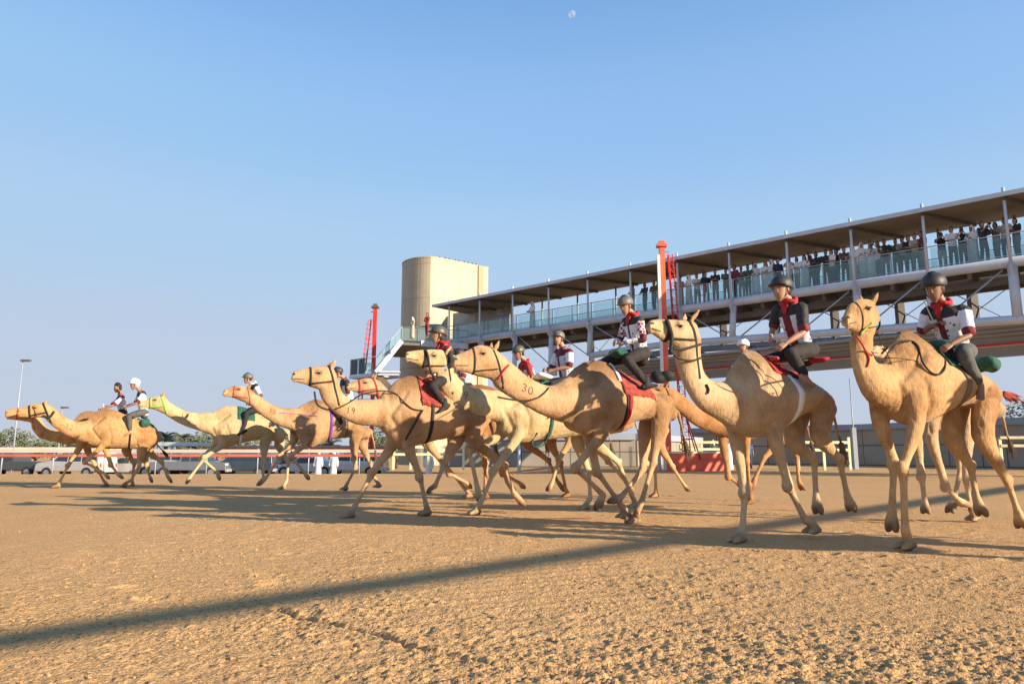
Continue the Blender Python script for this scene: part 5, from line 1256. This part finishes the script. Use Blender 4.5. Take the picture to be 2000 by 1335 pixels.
def rider(key, sp):
    """joints are given where the photo shows them, on the plane of the animal that carries the rider"""
    ck = sp['on']; fr = SPC[ck]['_fr']; s = sp.get('s', 1.0); rf = SPC[sp['ref']]['_fr'] if 'ref' in sp else fr; f0 = Frame(rf.root, rf.a)
    P = lambda q, t: f0.at(q[0], q[1], t)
    pel = P(sp['pelvis'], 0); nk = P(sp['neck'], 0); hd = P(sp['head'], 0)
    if 'lean' in sp: nk.y += sp['lean']; hd.y += sp['lean'] * 1.2
    shw = .175 * s
    shn = nk + V((0, shw, -.055)); shf = nk + V((0, -shw, -.055))
    if 'shoulder' in sp: q = P(sp['shoulder'], shw); shn = V((q.x, shw, q.z))
    eln = P(sp['elbow'], sp.get('elbow_t', .26)); han = P(sp['hand'], sp.get('hand_t', .12))
    if 'elbow2' in sp: elf = P(sp['elbow2'], -.26)
    else: elf = V((eln.x + .04, -.25, eln.z + .02))
    if 'hand2' in sp: haf = P(sp['hand2'], -.06)
    else: haf = V((han.x + .05, -han.y * .6, han.z + .03))
    # limit limb lengths to a human reach
    def reach(a, b, L): d = b - a; return a + d.normalized() * min(d.length, L) if d.length > L else b
    eln = reach(shn, eln, .31 * s); elf = reach(shf, elf, .31 * s); han = reach(eln, han, .27 * s); haf = reach(elf, haf, .27 * s)
    knn = P(sp['knee'], .27); ann = P(sp['ankle'], .31); hipn = pel + V((.02, .10, .02)); hipf = pel + V((.02, -.10, .02))
    knn = reach(hipn, knn, .47 * s); ann = reach(knn, ann, .44 * s)
    knf = V((knn.x + .03, -knn.y, knn.z + .02)); anf = V((ann.x + .05, -ann.y, ann.z))
    org = V((pel.x, 0, pel.z - .12)); wp = fr.world(org)
    e = person_root('person', wp, fr.a, sp['label'], group='camel jockeys in the race')
    for q in (pel, nk, hd, shn, shf, eln, elf, han, haf, knn, ann, knf, anf, hipn, hipf): q -= org
    U = (nk - pel).normalized(); yaw = sp.get('yaw', 0); pit = sp.get('pitch', -.12); F = V((math.cos(yaw) * math.cos(pit), math.sin(yaw) * math.cos(pit), math.sin(pit))); HU = V((-math.sin(pit) * math.cos(yaw), -math.sin(pit) * math.sin(yaw), math.cos(pit)))
    S0 = V((0, 1, 0)); FT = S0.cross(U).normalized(); FT = FT if FT.x > 0 else -FT
    hs = sp.get('hs', .98) * s
    near_ = sp.get('fine', False)
    m = MB(); S = mk_head(m, hd, F, HU, hs)
    m.limb([hd - HU * .07 * s - F * .01, (hd + nk) / 2, nk, nk - U * .06], [.052 * s, .050 * s, .06 * s, .08 * s])
    m.loft([(pel, S0 * .14 * s, FT * .10 * s), (pel.lerp(nk, .35), S0 * .12 * s, FT * .09 * s), (pel.lerp(nk, .7), S0 * .15 * s, FT * .10 * s), (pel.lerp(nk, .93), S0 * .13 * s, FT * .07 * s)], n=16)
    for sh_, el_, ha_, sg in ((shn, eln, han, 1), (shf, elf, haf, -1)):
        m.limb([sh_, sh_.lerp(el_, .5), el_, el_.lerp(ha_, .45), ha_], [.050 * s, .044 * s, .036 * s, .036 * s, .024 * s])
        d = (ha_ - el_).normalized(); mk_hand(m, ha_, d, V((0, sg * .75, .65)), 1, s, sp.get('curl', 1.15))
    for hp_, kn_, an_, sg in ((hipn, knn, ann, 1), (hipf, knf, anf, -1)):
        m.limb([hp_, kn_, kn_.lerp(an_, .3), an_], [.07 * s, .05 * s, .048 * s, .03 * s]); fd = V(sp.get('toe', (.8, 0, -.35))); mk_foot(m, an_, V((fd[0], sg * .15, fd[2])), s)
    link(remesh(m, .0072 if near_ else .0095, 3, 'body'), 'body', M[sp.get('skin', 'skin')], e)
    # shirt
    m = MB()
    m.loft([(pel.lerp(nk, -.06), S0 * .152 * s, FT * .122 * s), (pel.lerp(nk, .2), S0 * .148 * s, FT * .118 * s), (pel.lerp(nk, .5), S0 * .160 * s, FT * .122 * s), (pel.lerp(nk, .78), S0 * .172 * s, FT * .118 * s), (pel.lerp(nk, .93), S0 * .14 * s, FT * .085 * s), (pel.lerp(nk, 1.0), S0 * .07 * s, FT * .065 * s)], n=20, sub=4)
    long_ = sp.get('long', False)
    for sh_, el_, ha_ in ((shn, eln, han), (shf, elf, haf)):
        inn = sh_ * .8 + nk * .2
        if long_: m.limb([inn, sh_, sh_.lerp(el_, .5), el_, el_.lerp(ha_, .5), el_.lerp(ha_, .93)], [.07 * s, .068 * s, .06 * s, .054 * s, .046 * s, .04 * s])
        else: m.limb([inn, sh_, sh_.lerp(el_, .5), sh_.lerp(el_, .88)], [.07 * s, .070 * s, .065 * s, .064 * s])
    me = remesh(m, .011, 3, 'shirt'); ruffle(me, [(9, .007, .5), (22, .004, 1)]); rr = random.Random(hash(key) % 99)
    torso_attr(me, pel, nk, (shn, shf), (eln, elf), S0)
    link(me, 'shirt', sp['shirt'], e)
    # trousers
    m = MB(); m.loft([(pel + U * .06, S0 * .142 * s, FT * .112 * s), (pel, S0 * .155 * s, FT * .125 * s), (pel - U * .07, S0 * .14 * s, FT * .11 * s)], n=16)
    for hp_, kn_, an_ in ((hipn, knn, ann), (hipf, knf, anf)):
        m.limb([hp_ - (kn_ - hp_) * .05, hp_.lerp(kn_, .35), hp_.lerp(kn_, .8), kn_, kn_.lerp(an_, .3), kn_.lerp(an_, .86)], [.105 * s, .098 * s, .078 * s, .072 * s, .068 * s, .052 * s])
    me = remesh(m, .012, 3, 'trousers'); ruffle(me, [(10, .006, 1.5), (24, .004, 1)]); link(me, 'trousers', M[sp.get('trousers', 'trouser_black')], e)
    # eyes and lips
    for sg in (-1, 1):
        mm = MB(); mm.ball(hd + (F * .083 + S * sg * .031 + HU * .012) * hs, (.009 * hs,) * 3, 8); link(mm.mesh('eye'), 'eye', M['eye'], e)
    mm = MB(); mm.tube([hd + (F * .09 - HU * .063 + S * k * .02) * hs + F * (.004 if k == 0 else 0) for k in (-1, 0, 1)], .0055 * hs, 6); link(mm.mesh('lips'), 'lips', M['lip'], e)
    # helmet or hair
    hk = sp.get('helmet')
    if hk:
        mm = MB(); st = []
        tl = (HU + F * -.16).normalized(); tf = S.cross(tl).normalized(); tf = tf if tf.dot(F) > 0 else -tf
        for u, r in ((.012, 1.0), (.045, 1.04), (.085, .97), (.12, .76), (.142, .42), (.150, .12)): st.append((hd + (tl * u - F * .006) * hs, tf * .128 * r * hs, S * .104 * r * hs))
        mm.loft(st, n=26, sub=3, round_ends=False)
        hm_ = mm.build('helmet', M[hk], e, True, local=True)
        mm = MB(); st = []
        for a in np.linspace(-.95, .95, 9): st.append((hd + tl * .024 * hs + (tf * math.cos(a) * .128 + S * math.sin(a) * .108) * hs, (tf * math.cos(a) + S * math.sin(a)) * (.034 * math.cos(a * 1.3) + .006) * hs, tl * .006))
        mm.loft(st, n=8, sub=2); mm.build('brim', M[hk], hm_, True, local=True)
        for sg in (-1, 1):
            mm = MB(); mm.tube([hd + (S * sg * .088 + HU * .02 + F * .02) * hs, hd + (S * sg * .070 - HU * .06 + F * .025) * hs, hd + (S * sg * .02 - HU * .122 + F * .05) * hs], .0055, 6); mm.build('chin_strap', M['rope'], hm_, True, local=True)
    if sp.get('hair', True):
        mm = MB(); mm.loft([(hd + (-F * .05 - HU * .045) * hs, F * .05 * hs, S * .068 * hs), (hd + (-F * .030 + HU * .02) * hs, F * .082 * hs, S * .083 * hs), (hd + (-F * .008 + HU * .075) * hs, F * .100 * hs, S * .082 * hs), (hd + (-F * .005 + HU * .115) * hs, F * .075 * hs, S * .055 * hs)], n=16)
        link(remesh(mm, .012, 1, 'hair'), 'hair', M['hair'] if not sp.get('shawl') else M[sp['shawl']], e)
    if sp.get('hood'):
        mm = MB(); mm.loft([(nk + U * -.02, FT * .085, S0 * .11), (nk + U * .05, FT * .075, S0 * .085), (hd - F * .035 - HU * .05, F * .085, S * .088), (hd - F * .03 + HU * .03, F * .075, S * .085)], n=16); link(remesh(mm, .012, 2, 'hood'), 'hood', M['black'], e)
    if sp.get('scarf'):
        mm = MB(); pts = []
        for a in np.linspace(0, 2 * math.pi, 15)[:-1]: pts.append(nk + U * (.022 + .018 * math.sin(a * 3)) + FT * math.cos(a) * .076 * s + S0 * math.sin(a) * .085 * s)
        mm.tube(pts, .030 * s, 9, closed=True); mm.loft([(nk + FT * .07, S0 * .05, FT * .022), (nk + FT * .105 - U * .05, S0 * .045, FT * .018), (nk + FT * .115 - U * .11, S0 * .02, FT * .012)], n=10)
        link(remesh(mm, .011, 2, 'scarf'), 'scarf', M[sp['scarf']], e)
    if sp.get('shoes'):
        for k, an_ in enumerate((ann, anf)):
            mm = MB(); fd = V(sp.get('toe', (.8, 0, -.35))); mk_foot(mm, an_, V((fd[0], (.15, -.15)[k], fd[2])), s * 1.22, False); mm.limb([an_ + V((0, 0, .07)), an_ - V((0, 0, .02))], [.045, .05]); link(remesh(mm, .012, 1, 'shoe'), 'shoe', M[sp['shoes']], e)
    if sp.get('whip'):
        a, b, r_ = sp['whip'], None, .007
        k = 0
        pts = [han + V((.0, 0, 0))] if sp.get('whip_from') != 'far' else [haf.copy()]
        dd = V(sp['whip']); pts = [pts[0] - dd * .12, pts[0], pts[0] + dd * .6, pts[0] + dd]
        wt = empty('riding_stick', wp, sp['whip_label'], 'stick', None, fr.a); mm = MB(); mm.tube(pts, [.010, .009, .007, .004], 6); link(mm.mesh('m'), 'shaft', M[sp.get('whip_m', 'rope')], wt); 
        mm = MB(); mm.tube([pts[0] - dd * .01, pts[1] + dd * .02], .014, 8); link(mm.mesh('m'), 'grip', M['wood_stick'], wt)
    for cp in sp.get('extras', ()):       # loose bundle of cloth behind or before the rider, part of the saddle
        c = P(cp[0], cp[1]) - V((0, 0, 0)); mm = MB(); rx, ry, rz = cp[2]
        for q in range(9): mm.ball(V((rr.uniform(-.55, .55) * rx, rr.uniform(-.55, .55) * ry, rr.uniform(-.3, .3) * rz)), (rx * .75, ry * .7, rz * .62), 12)
        o = link(remesh(mm, .013, 14, 'm'), cp[4] if len(cp) > 4 else 'saddle_roll', M[cp[3]], SPC[ck]['_e']); o.location = c
    return e
S1_ = shirt_mat('top_black_yoke', W_, K_, DR, W_); S2_ = shirt_mat('top_striped', W_, K_, DR, K_, my=.055); S3_ = shirt_mat('top_checked_sleeves', W_, K_, (.1, .01, .02), W_, my=.02, check=True)
S4_ = shirt_mat('top_maroon_yoke', (.55, .55, .6), (.12, .01, .02), (.12, .01, .02), W_, my=.03); S5_ = shirt_mat('top_red_collar', (.6, .6, .66), (.3, .02, .03), K_, K_, my=.03)
S6_ = shirt_mat('top_white_red', W_, (.2, .015, .02), (.3, .02, .03), W_, my=.05)
def plaid():
    m = mat('plaid_cloth', (.02, .02, .02), .85); t = m.node_tree; b = t.nodes['Principled BSDF']; tc = t.nodes.new('ShaderNodeTexCoord')
    ck = t.nodes.new('ShaderNodeTexChecker'); ck.inputs['Scale'].default_value = 34; ck.inputs[1].default_value = (.02, .015, .02, 1); ck.inputs[2].default_value = (.40, .06, .07, 1); t.links.new(tc.outputs['Object'], ck.inputs['Vector']); t.links.new(ck.outputs[0], b.inputs['Base Color']); return m
M['plaid_cloth'] = plaid()
RD = {}
RD['K'] = dict(on='K', fine=True, pelvis=(1872, 692), neck=(1840, 596), head=(1825, 562), shoulder=(1884, 606), elbow=(1893, 655), hand=(1858, 672), elbow2=(1800, 648), hand2=(1826, 634), hand_t=.2, knee=(1882, 692), ankle=(1914, 752), shirt=S1_, skin='skin_dark', helmet='helmet_black', scarf='red_cloth', trousers='trouser_grey', yaw=.25, pitch=-.3, hs=1.12, toe=(.55, 0, -.8),
    whip=(.12, -.02, .26), whip_from='far', whip_m='wood_stick', whip_label='short pale stick held up by the jockey on the rightmost camel', extras=[((1826, 676), 0, (.09, .2, .07), 'green_cloth', 'saddle_roll'), ((1922, 712), .14, (.09, .13, .13), 'green_cloth', 'saddle_roll')],
    label='jockey in black helmet, white top with black yoke and grey trousers on the rightmost camel')
RD['I'] = dict(on='I', fine=True, pelvis=(1570, 688), neck=(1541, 592), head=(1527, 565), shoulder=(1566, 602), elbow=(1570, 652), hand=(1516, 682), elbow2=(1510, 640), hand2=(1502, 668), hand_t=.16, knee=(1520, 698), ankle=(1574, 734), shirt=S2_, helmet='helmet_black', scarf='red_cloth', trousers='trouser_black', yaw=.15, pitch=-.05, hs=1.1, toe=(-.75, 0, -.4), skin='skin',
    extras=[((1500, 700), .0, (.08, .2, .05), 'plaid_cloth', 'saddle_roll'), ((1590, 704), .10, (.07, .16, .05), 'red_cloth', 'saddle_roll')],
    label='jockey in black helmet with dark striped top and bare forearm, second from the right')
RD['H'] = dict(on='H', fine=True, pelvis=(1250, 694), neck=(1236, 617), head=(1222, 597), shoulder=(1250, 626), elbow=(1256, 664), hand=(1224, 668), knee=(1218, 704), ankle=(1262, 748), shirt=S3_, helmet='helmet_grey', scarf='red_cloth', yaw=.3, pitch=-.35, hs=1.02, toe=(-.8, 0, .2), shoes='black', s=.95, long=True,
    whip=(.52, .05, -.30), whip_label='dark stick held forward by the jockey over the camel with the rust red blanket', extras=[((1296, 735), .12, (.14, .14, .12), 'black', 'saddle_roll'), ((1206, 690), .0, (.10, .14, .07), 'green_cloth', 'saddle_roll')],
    label='jockey in grey helmet with checked red sleeves above the rust red fringed blanket')
RD['G'] = dict(on='G', fine=True, pelvis=(1108, 748), neck=(1099, 680), head=(1091, 661), shoulder=(1113, 688), elbow=(1112, 716), hand=(1080, 722), knee=(1074, 752), ankle=(1085, 810), shirt=S4_, helmet='helmet_grey', yaw=.55, pitch=-.02, hs=.95, s=.98, skin='skin', extras=[((1060, 735), .1, (.13, .14, .07), 'white_cloth', 'saddle_roll')],
    label='jockey in grey striped helmet with maroon yoke and white sleeves, arms stretched forward')
RD['E'] = dict(on='E', pelvis=(872, 742), neck=(866, 672), head=(856, 654), shoulder=(877, 684), elbow=(882, 712), hand=(846, 724), knee=(844, 752), ankle=(868, 790), shirt=S5_, helmet='helmet_olive', hood=True, scarf='red_cloth', yaw=.1, pitch=.0, hs=1.1, s=.97, long=True, shoes='black', extras=[((838, 742), .1, (.10, .15, .06), 'rust_cloth', 'saddle_roll')],
    label='jockey in olive helmet with black hood and red scarf behind the raised cream head')
RD['F'] = dict(on='F', pelvis=(912, 758), neck=(903, 708), head=(897, 694), elbow=(905, 736), hand=(884, 744), knee=(886, 762), ankle=(900, 800), shirt=S6_, helmet='helmet_black', scarf=None, yaw=.2, label='jockey in dark helmet half hidden behind the head of the camel branded 30')
RD['P'] = dict(on='P', pelvis=(1042, 768), neck=(1026, 707), head=(1013, 689), shoulder=(1032, 714), elbow=(1040, 742), hand=(1012, 752), knee=(1010, 775), ankle=(1025, 815), shirt=shirt_mat('top_red', W_, (.3, .015, .02), K_, (.3, .015, .02)), helmet='helmet_olive', scarf='red_cloth', yaw=.15, pitch=-.35, hs=1.1, label='jockey in olive helmet and red collar, head bent, left of the one with white sleeves')
RD['D'] = dict(on='D', pelvis=(684, 796), neck=(673, 740), head=(660, 728), shoulder=(678, 746), elbow=(680, 768), hand=(656, 776), knee=(655, 796), ankle=(668, 830), shirt=S2_, helmet='helmet_black', scarf=None, yaw=0, pitch=-.3, label='jockey in black helmet mostly hidden behind the head of the camel branded 19')
RD['C'] = dict(on='C', pelvis=(508, 798), neck=(494, 750), head=(484, 739), shoulder=(500, 754), elbow=(510, 776), hand=(488, 788), knee=(482, 806), ankle=(474, 842), shirt=S1_, helmet='helmet_grey', scarf='white_cloth', yaw=.1, pitch=-.1, shoes='black', label='jockey in black and white striped helmet on the pale camel branded 17')
RD['B'] = dict(on='B', pelvis=(281, 806), neck=(274, 764), head=(263, 750), shoulder=(281, 768), elbow=(268, 786), hand=(246, 795), knee=(252, 812), ankle=(254, 842), shirt=S1_, helmet='helmet_white', scarf=None, shawl='white_cloth', yaw=.15, pitch=-.2, hs=1.1, trousers='trouser_grey', label='jockey in white helmet, second of the two leading jockeys', extras=[((284, 826), .18, (.12, .08, .16), 'green_cloth', 'saddle_roll')])
RD['A'] = dict(on='A', pelvis=(240, 806), neck=(235, 771), head=(230, 757), shoulder=(240, 776), elbow=(216, 796), hand=(190, 801), knee=(234, 816), ankle=(238, 842), shirt=S6_, helmet=None, scarf=None, yaw=.1, pitch=-.15, label='bareheaded jockey with black hair and arm stretched forward, leading the race', shoes='black',
    whip=(-.25, .35, -.95), whip_label='black whip hanging beside the bareheaded leading jockey')
RD['J'] = dict(on='J', pelvis=(1478, 762), neck=(1460, 696), head=(1452, 676), elbow=(1466, 725), hand=(1440, 740), knee=(1450, 765), ankle=(1460, 800), shirt=S6_, helmet='helmet_white', scarf=None, yaw=.35, label='jockey in white helmet peeping over the hump of the sandy camel')
RD['Z'] = dict(RD['K'], on='Z', ref='K', whip=None, extras=[], fine=False, label='jockey on the camel just beyond the right edge of the photo')
if ONLY is None or 'r' in ONLY:
    for k in RD: 
        if '_fr' in SPC[RD[k]['on']] and '_fr' in SPC[RD[k].get('ref', RD[k]['on'])]: rider(k, RD[k])

# --- standing people: spectators on the bridge and men by the track
def build_stand(kind, pose, fine=False):
    """returns list of (part name, mesh, default material); figure 1.72 m tall facing +x, feet at z = 0"""
    rr = random.Random(hash(kind + pose) % 1000); out = []; nk = V((0, 0, 1.44)); hd = V((.02, 0, 1.60)); F = V((1, 0, 0)); Z = V((0, 0, 1)); S0 = V((0, 1, 0)); pel = V((0, 0, .95))
    sh = [V((0, .18, 1.40)), V((0, -.18, 1.40))]
    if pose == 'phone': el = [V((.20, .22, 1.25)), V((.20, -.22, 1.25))]; ha = [V((.32, .07, 1.47)), V((.32, -.07, 1.47))]
    elif pose == 'rail': el = [V((.10, .24, 1.15)), V((.10, -.24, 1.15))]; ha = [V((.33, .16, 1.10)), V((.33, -.12, 1.10))]
    elif pose == 'fold': el = [V((.06, .23, 1.14)), V((.06, -.23, 1.14))]; ha = [V((.22, -.02, 1.16)), V((.23, .04, 1.20))]
    else: el = [V((-.02, .25, 1.12)), V((.0, -.25, 1.12))]; ha = [V((.04, .27, .86)), V((.05, -.26, .88))]
    m = MB(); mk_head(m, hd, F, Z); m.limb([hd - Z * .08, nk, nk - Z * .05], [.052, .055, .08])
    m.loft([(pel, S0 * .14, F * .10), (pel.lerp(nk, .5), S0 * .14, F * .095), (pel.lerp(nk, .93), S0 * .13, F * .07)], n=14)
    legx = (.04, -.05) if pose != 'walk' else (.16, -.18)
    for k in (0, 1):
        sg = 1 - 2 * k; m.limb([sh[k], el[k], ha[k]], [.048, .036, .024]); mk_hand(m, ha[k], (ha[k] - el[k]).normalized(), V((0, sg, .4)), 1, 1, .9)
        hp_ = V((0, sg * .09, .92)); kn = V((legx[k] * .6 + .03, sg * .095, .5)); an = V((legx[k], sg * .10, .08)); m.limb([hp_, kn, an], [.075, .052, .035]); mk_foot(m, an, F + V((0, sg * .2, 0)))
    out.append(('body', remesh(m, .013, 2, 'body'), 'skin'))
    if kind == 'robe':
        m = MB(); m.loft([(V((0, 0, .06)), F * .20, S0 * .22), (V((0, 0, .5)), F * .17, S0 * .20), (V((0, 0, .95)), F * .15, S0 * .19), (V((0, 0, 1.25)), F * .13, S0 * .18), (V((0, 0, 1.40)), F * .10, S0 * .165), (V((0, 0, 1.46)), F * .065, S0 * .07)], n=18)
        for k in (0, 1): m.limb([sh[k], el[k], el[k].lerp(ha[k], .9)], [.07, .062, .055])
        out.append(('robe', remesh(m, .018, 3, 'robe'), 'white_cloth'))
        m = MB(); m.loft([(V((-.06, 0, 1.38)), F * .10, S0 * .14), (V((-.04, 0, 1.52)), F * .10, S0 * .115), (V((-.01, 0, 1.64)), F * .115, S0 * .098), (V((.0, 0, 1.70)), F * .10, S0 * .085), (V((0, 0, 1.735)), F * .05, S0 * .045)], n=16)
        out.append(('headscarf', remesh(m, .016, 2, 'headscarf'), 'white_cloth'))
    else:
        m = MB(); m.loft([(V((0, 0, .90)), F * .12, S0 * .165), (V((0, 0, 1.15)), F * .118, S0 * .162), (V((0, 0, 1.33)), F * .115, S0 * .175), (V((0, 0, 1.42)), F * .085, S0 * .14), (V((0, 0, 1.46)), F * .06, S0 * .065)], n=18)
        for k in (0, 1): m.limb([sh[k] * .85 + nk * .15, sh[k], sh[k].lerp(el[k], .85)], [.07, .068, .062])
        out.append(('shirt', remesh(m, .016, 2, 'shirt'), 'black'))
        m = MB(); m.loft([(V((0, 0, .98)), F * .11, S0 * .15), (V((0, 0, .88)), F * .115, S0 * .16), (V((0, 0, .80)), F * .10, S0 * .15)], n=14)
        for k in (0, 1):
            sg = 1 - 2 * k; m.limb([V((0, sg * .085, .88)), V((legx[k] * .6 + .03, sg * .095, .5)), V((legx[k], sg * .10, .12))], [.095, .075, .062])
        out.append(('trousers', remesh(m, .016, 2, 'trousers'), 'trouser_black'))
        m = MB(); m.loft([(V((-.035, 0, 1.56)), F * .06, S0 * .072), (V((-.015, 0, 1.64)), F * .09, S0 * .08), (V((0, 0, 1.70)), F * .075, S0 * .07)], n=14)
        out.append(('hair', remesh(m, .014, 1, 'hair'), 'hair'))
    if pose == 'phone':
        m = MB(); m.box((.40, 0, 1.53), (.012, .15, .08)); out.append(('phone', m.mesh('phone'), 'trouser_black'))
    return out
CLO = {'black': (.03, .03, .033), 'navy': (.03, .045, .09), 'teal': (.05, .13, .14), 'maroon': (.16, .03, .04), 'grey': (.20, .20, .21), 'white': (.74, .74, .76), 'brown': (.10, .07, .055), 'green': (.06, .10, .07), 'red': (.5, .03, .04), 'beige': (.40, .36, .28), 'lime': (.45, .55, .10), 'blue': (.05, .12, .22)}
CMAT = {k: mat('cloth_' + k, c, .85, 0, 6, .2, .3, 20) for k, c in CLO.items()}
VAR = {}
def person(kind, pose, pos, face, top, bottom, label, group=None, sc=1.0, first=False):
    kk = (kind, pose)
    if kk not in VAR: VAR[kk] = build_stand(kind, pose)
    e = empty('person', pos, label, 'person', group, face); e.scale = (sc, sc, sc)
    for nm, me, dm in VAR[kk]:
        if nm == 'shirt': mm = CMAT[top]
        elif nm == 'trousers': mm = CMAT[bottom]
        elif nm in ('robe',): mm = CMAT[top]
        elif nm == 'headscarf': mm = CMAT['white' if bottom in ('white', None) else bottom]
        elif nm == 'body': mm = M['skin' if random.random() < .5 else 'skin_dark']
        else: mm = M[dm]
        if not me.materials: me.materials.append(mm)
        o = bpy.data.objects.new(nm, me); COL.objects.link(o); o.parent = e; o.material_slots[0].link = 'OBJECT'; o.material_slots[0].material = mm
    return e
def on_bridge(px, off):
    lo, hi = -3.0, 49.0
    for _ in range(40):
        s = (lo + hi) / 2
        if proj(bp(s, off, ZD + .9))[0] < px: lo = s
        else: hi = s
    p = bp(lo, off, ZD + .26); return p
FACE = math.atan2(-BN.y, -BN.x)
CROWD = [(980, 'm', 'stand', 'grey', 'grey', 'grey clad man alone at the left part of the bridge, nearest the tower'), (1040, 'r', 'rail', 'white', None, 'white robed man standing alone between the third and fourth bridge posts'),
 (1236, 'm', 'fold', 'grey', 'navy', 'grey shirted man leaning left of the near red mast, behind a jockey helmet'), (1260, 'm', 'rail', 'navy', 'black', 'navy shirted man just left of the near red mast'), (1278, 'm', 'fold', 'brown', 'black', 'brown shirted man touching the left side of the near red mast'),
 (1328, 'r', 'rail', 'beige', 'beige', 'pale robed person just right of the near red mast'), (1362, 'm', 'fold', 'white', 'grey', 'white shirted man with grey trousers right of the pale robed one'), (1379, 'm', 'stand', 'black', 'black', 'man in black, first right of the white shirt with grey trousers'),
 (1398, 'm', 'fold', 'black', 'brown', 'man in black top and brown trousers, left of the wide teal one'), (1419, 'm', 'fold', 'teal', 'navy', 'broad man in teal top and navy trousers'), (1436, 'm', 'stand', 'maroon', 'black', 'man in maroon top behind the fifth post right of the tower mast'),
 (1462, 'm', 'rail', 'green', 'black', 'man in dark green long shirt, left of the first pair of white robes'), (1477, 'r', 'rail', 'white', 'white', 'white robed man, left one of the first pair of white robes'), (1497, 'r', 'fold', 'white', 'grey', 'white robed man with grey headcloth, right one of the first pair'),
 (1521, 'm', 'stand', 'navy', 'navy', 'man in navy over the black helmet of the second jockey from right'), (1543, 'm', 'phone', 'white', 'grey', 'white shirted man filming, right of the navy man'), (1573, 'r', 'rail', 'white', 'maroon', 'white robed man with a maroon headcloth standing by a post'),
 (1596, 'm', 'fold', 'black', 'navy', 'man in black top and navy trousers, left one of a dark pair'), (1615, 'm', 'stand', 'black', 'black', 'man all in black, right one of a dark pair'), (1636, 'm', 'rail', 'navy', 'navy', 'man in navy leaning, left of the brown one'),
 (1651, 'm', 'fold', 'brown', 'brown', 'man in brown beside a white cap, middle of the bridge crowd'), (1667, 'r', 'rail', 'white', 'white', 'white robed man half behind a bridge post, left of the widest robe'), (1703, 'r', 'fold', 'white', 'beige', 'white robed man with beige headcloth, widest robe of the crowd'),
 (1730, 'm', 'rail', 'black', 'grey', 'man in black top and grey trousers right of the widest robe'), (1752, 'm', 'stand', 'green', 'green', 'man in dark green clothes right of the black and grey one'), (1777, 'm', 'rail', 'black', 'teal', 'man in black top and teal trousers leaning on the rail'),
 (1803, 'm', 'fold', 'maroon', 'beige', 'man in maroon top and beige trousers left of a post'), (1841, 'm', 'phone', 'black', 'beige', 'man in black top and beige trousers filming, first right of a post'), (1882, 'm', 'phone', 'black', 'navy', 'man in black top and navy trousers filming with a bag at his side'),
 (1922, 'm', 'phone', 'navy', 'black', 'man in navy top filming, left of the last post in view'), (1948, 'm', 'phone', 'grey', 'teal', 'grey shirted man filming close to the last post in view'), (1987, 'm', 'fold', 'black', 'teal', 'man in black at the right end of the bridge crowd'),
 (1346, 'r', 'fold', 'white', 'white', 'white robed man between the pale robe and the white shirt near the mast'), (1449, 'm', 'fold', 'grey', 'grey', 'grey shirted man between the maroon top and the long green shirt'),
 (1509, 'r', 'rail', 'white', 'white', 'white robed man just left of the navy man above the black helmet'), (1558, 'm', 'rail', 'white', 'beige', 'white shirted man with beige trousers right of the man filming'),
 (1585, 'm', 'phone', 'grey', 'black', 'grey shirted man filming left of the dark pair'), (1626, 'm', 'fold', 'white', 'navy', 'white shirted man between the dark pair and the leaning navy man'),
 (1685, 'r', 'fold', 'white', 'white', 'white robed man just left of the widest robe'), (1717, 'm', 'phone', 'white', 'grey', 'white shirted man filming right of the widest robe'),
 (1765, 'm', 'fold', 'grey', 'navy', 'grey shirted man between the green clothes and the teal trousers'), (1790, 'm', 'rail', 'beige', 'grey', 'beige shirted man leaning left of the maroon top'),
 (1862, 'm', 'rail', 'white', 'navy', 'white shirted man between two men in black who film'), (1902, 'r', 'rail', 'white', 'white', 'white robed man left of the navy top near the last post'), (1966, 'm', 'rail', 'beige', 'black', 'beige shirted man right of the last post in view')]
if ONLY is None or 'c' in ONLY:
    for i, (px, k, po, tp_, bt, lb) in enumerate(CROWD):
        p = on_bridge(px, .5 + random.choice((0, .1, .2, .35))); person('robe' if k == 'r' else 'man', po, p, FACE + random.uniform(-.9, .9), tp_, bt, lb, 'spectators on the footbridge', random.uniform(1.05, 1.13))
    p = gp(834, 659, 8.8); p.z = 8.8; person('man', 'fold', p, FACE, 'red', 'maroon', 'person in red on the landing of the stair tower', 'people on the stair landing')
    p = gp(805, 659, 8.8); p.z = 8.8; person('robe', 'fold', p, FACE, 'beige', 'white', 'person in pale robe near the left end of the stair landing', 'people on the stair landing', .82)
    for px, d, lb in ((622, 46, 'white robed man standing between cars, left of a pair'), (652, 46, 'white robed man standing between cars, right of a pair'), (838, 44, 'white robed man seen between legs right of the far red mast'), (868, 44, 'second white robed man seen between legs right of the far red mast'), (1284, 40, 'white robed man just left of the near red mast foot'), (1424, 42, 'white robed man right of the low red block')):
        p = g_at(px, d); p.z = float(base_z(np.array(p.x), np.array(p.y))); person('robe', 'stand', p, R(-100), 'white', 'white', lb, 'people standing beyond the track')
    p = g_at(1335, 45); person('man', 'fold', p, R(-90), 'lime', 'beige', 'person in yellow green vest behind the low red block', 'people standing beyond the track')
    p = g_at(1394, 45); person('robe', 'fold', p, R(-90), 'green', 'white', 'person in green robe and white headcloth behind the low red block', 'people standing beyond the track')
    p = g_at(1463, 44); person('man', 'stand', p, R(-90), 'blue', 'navy', 'person in blue seen between the legs of the sandy camel', 'people standing beyond the track')
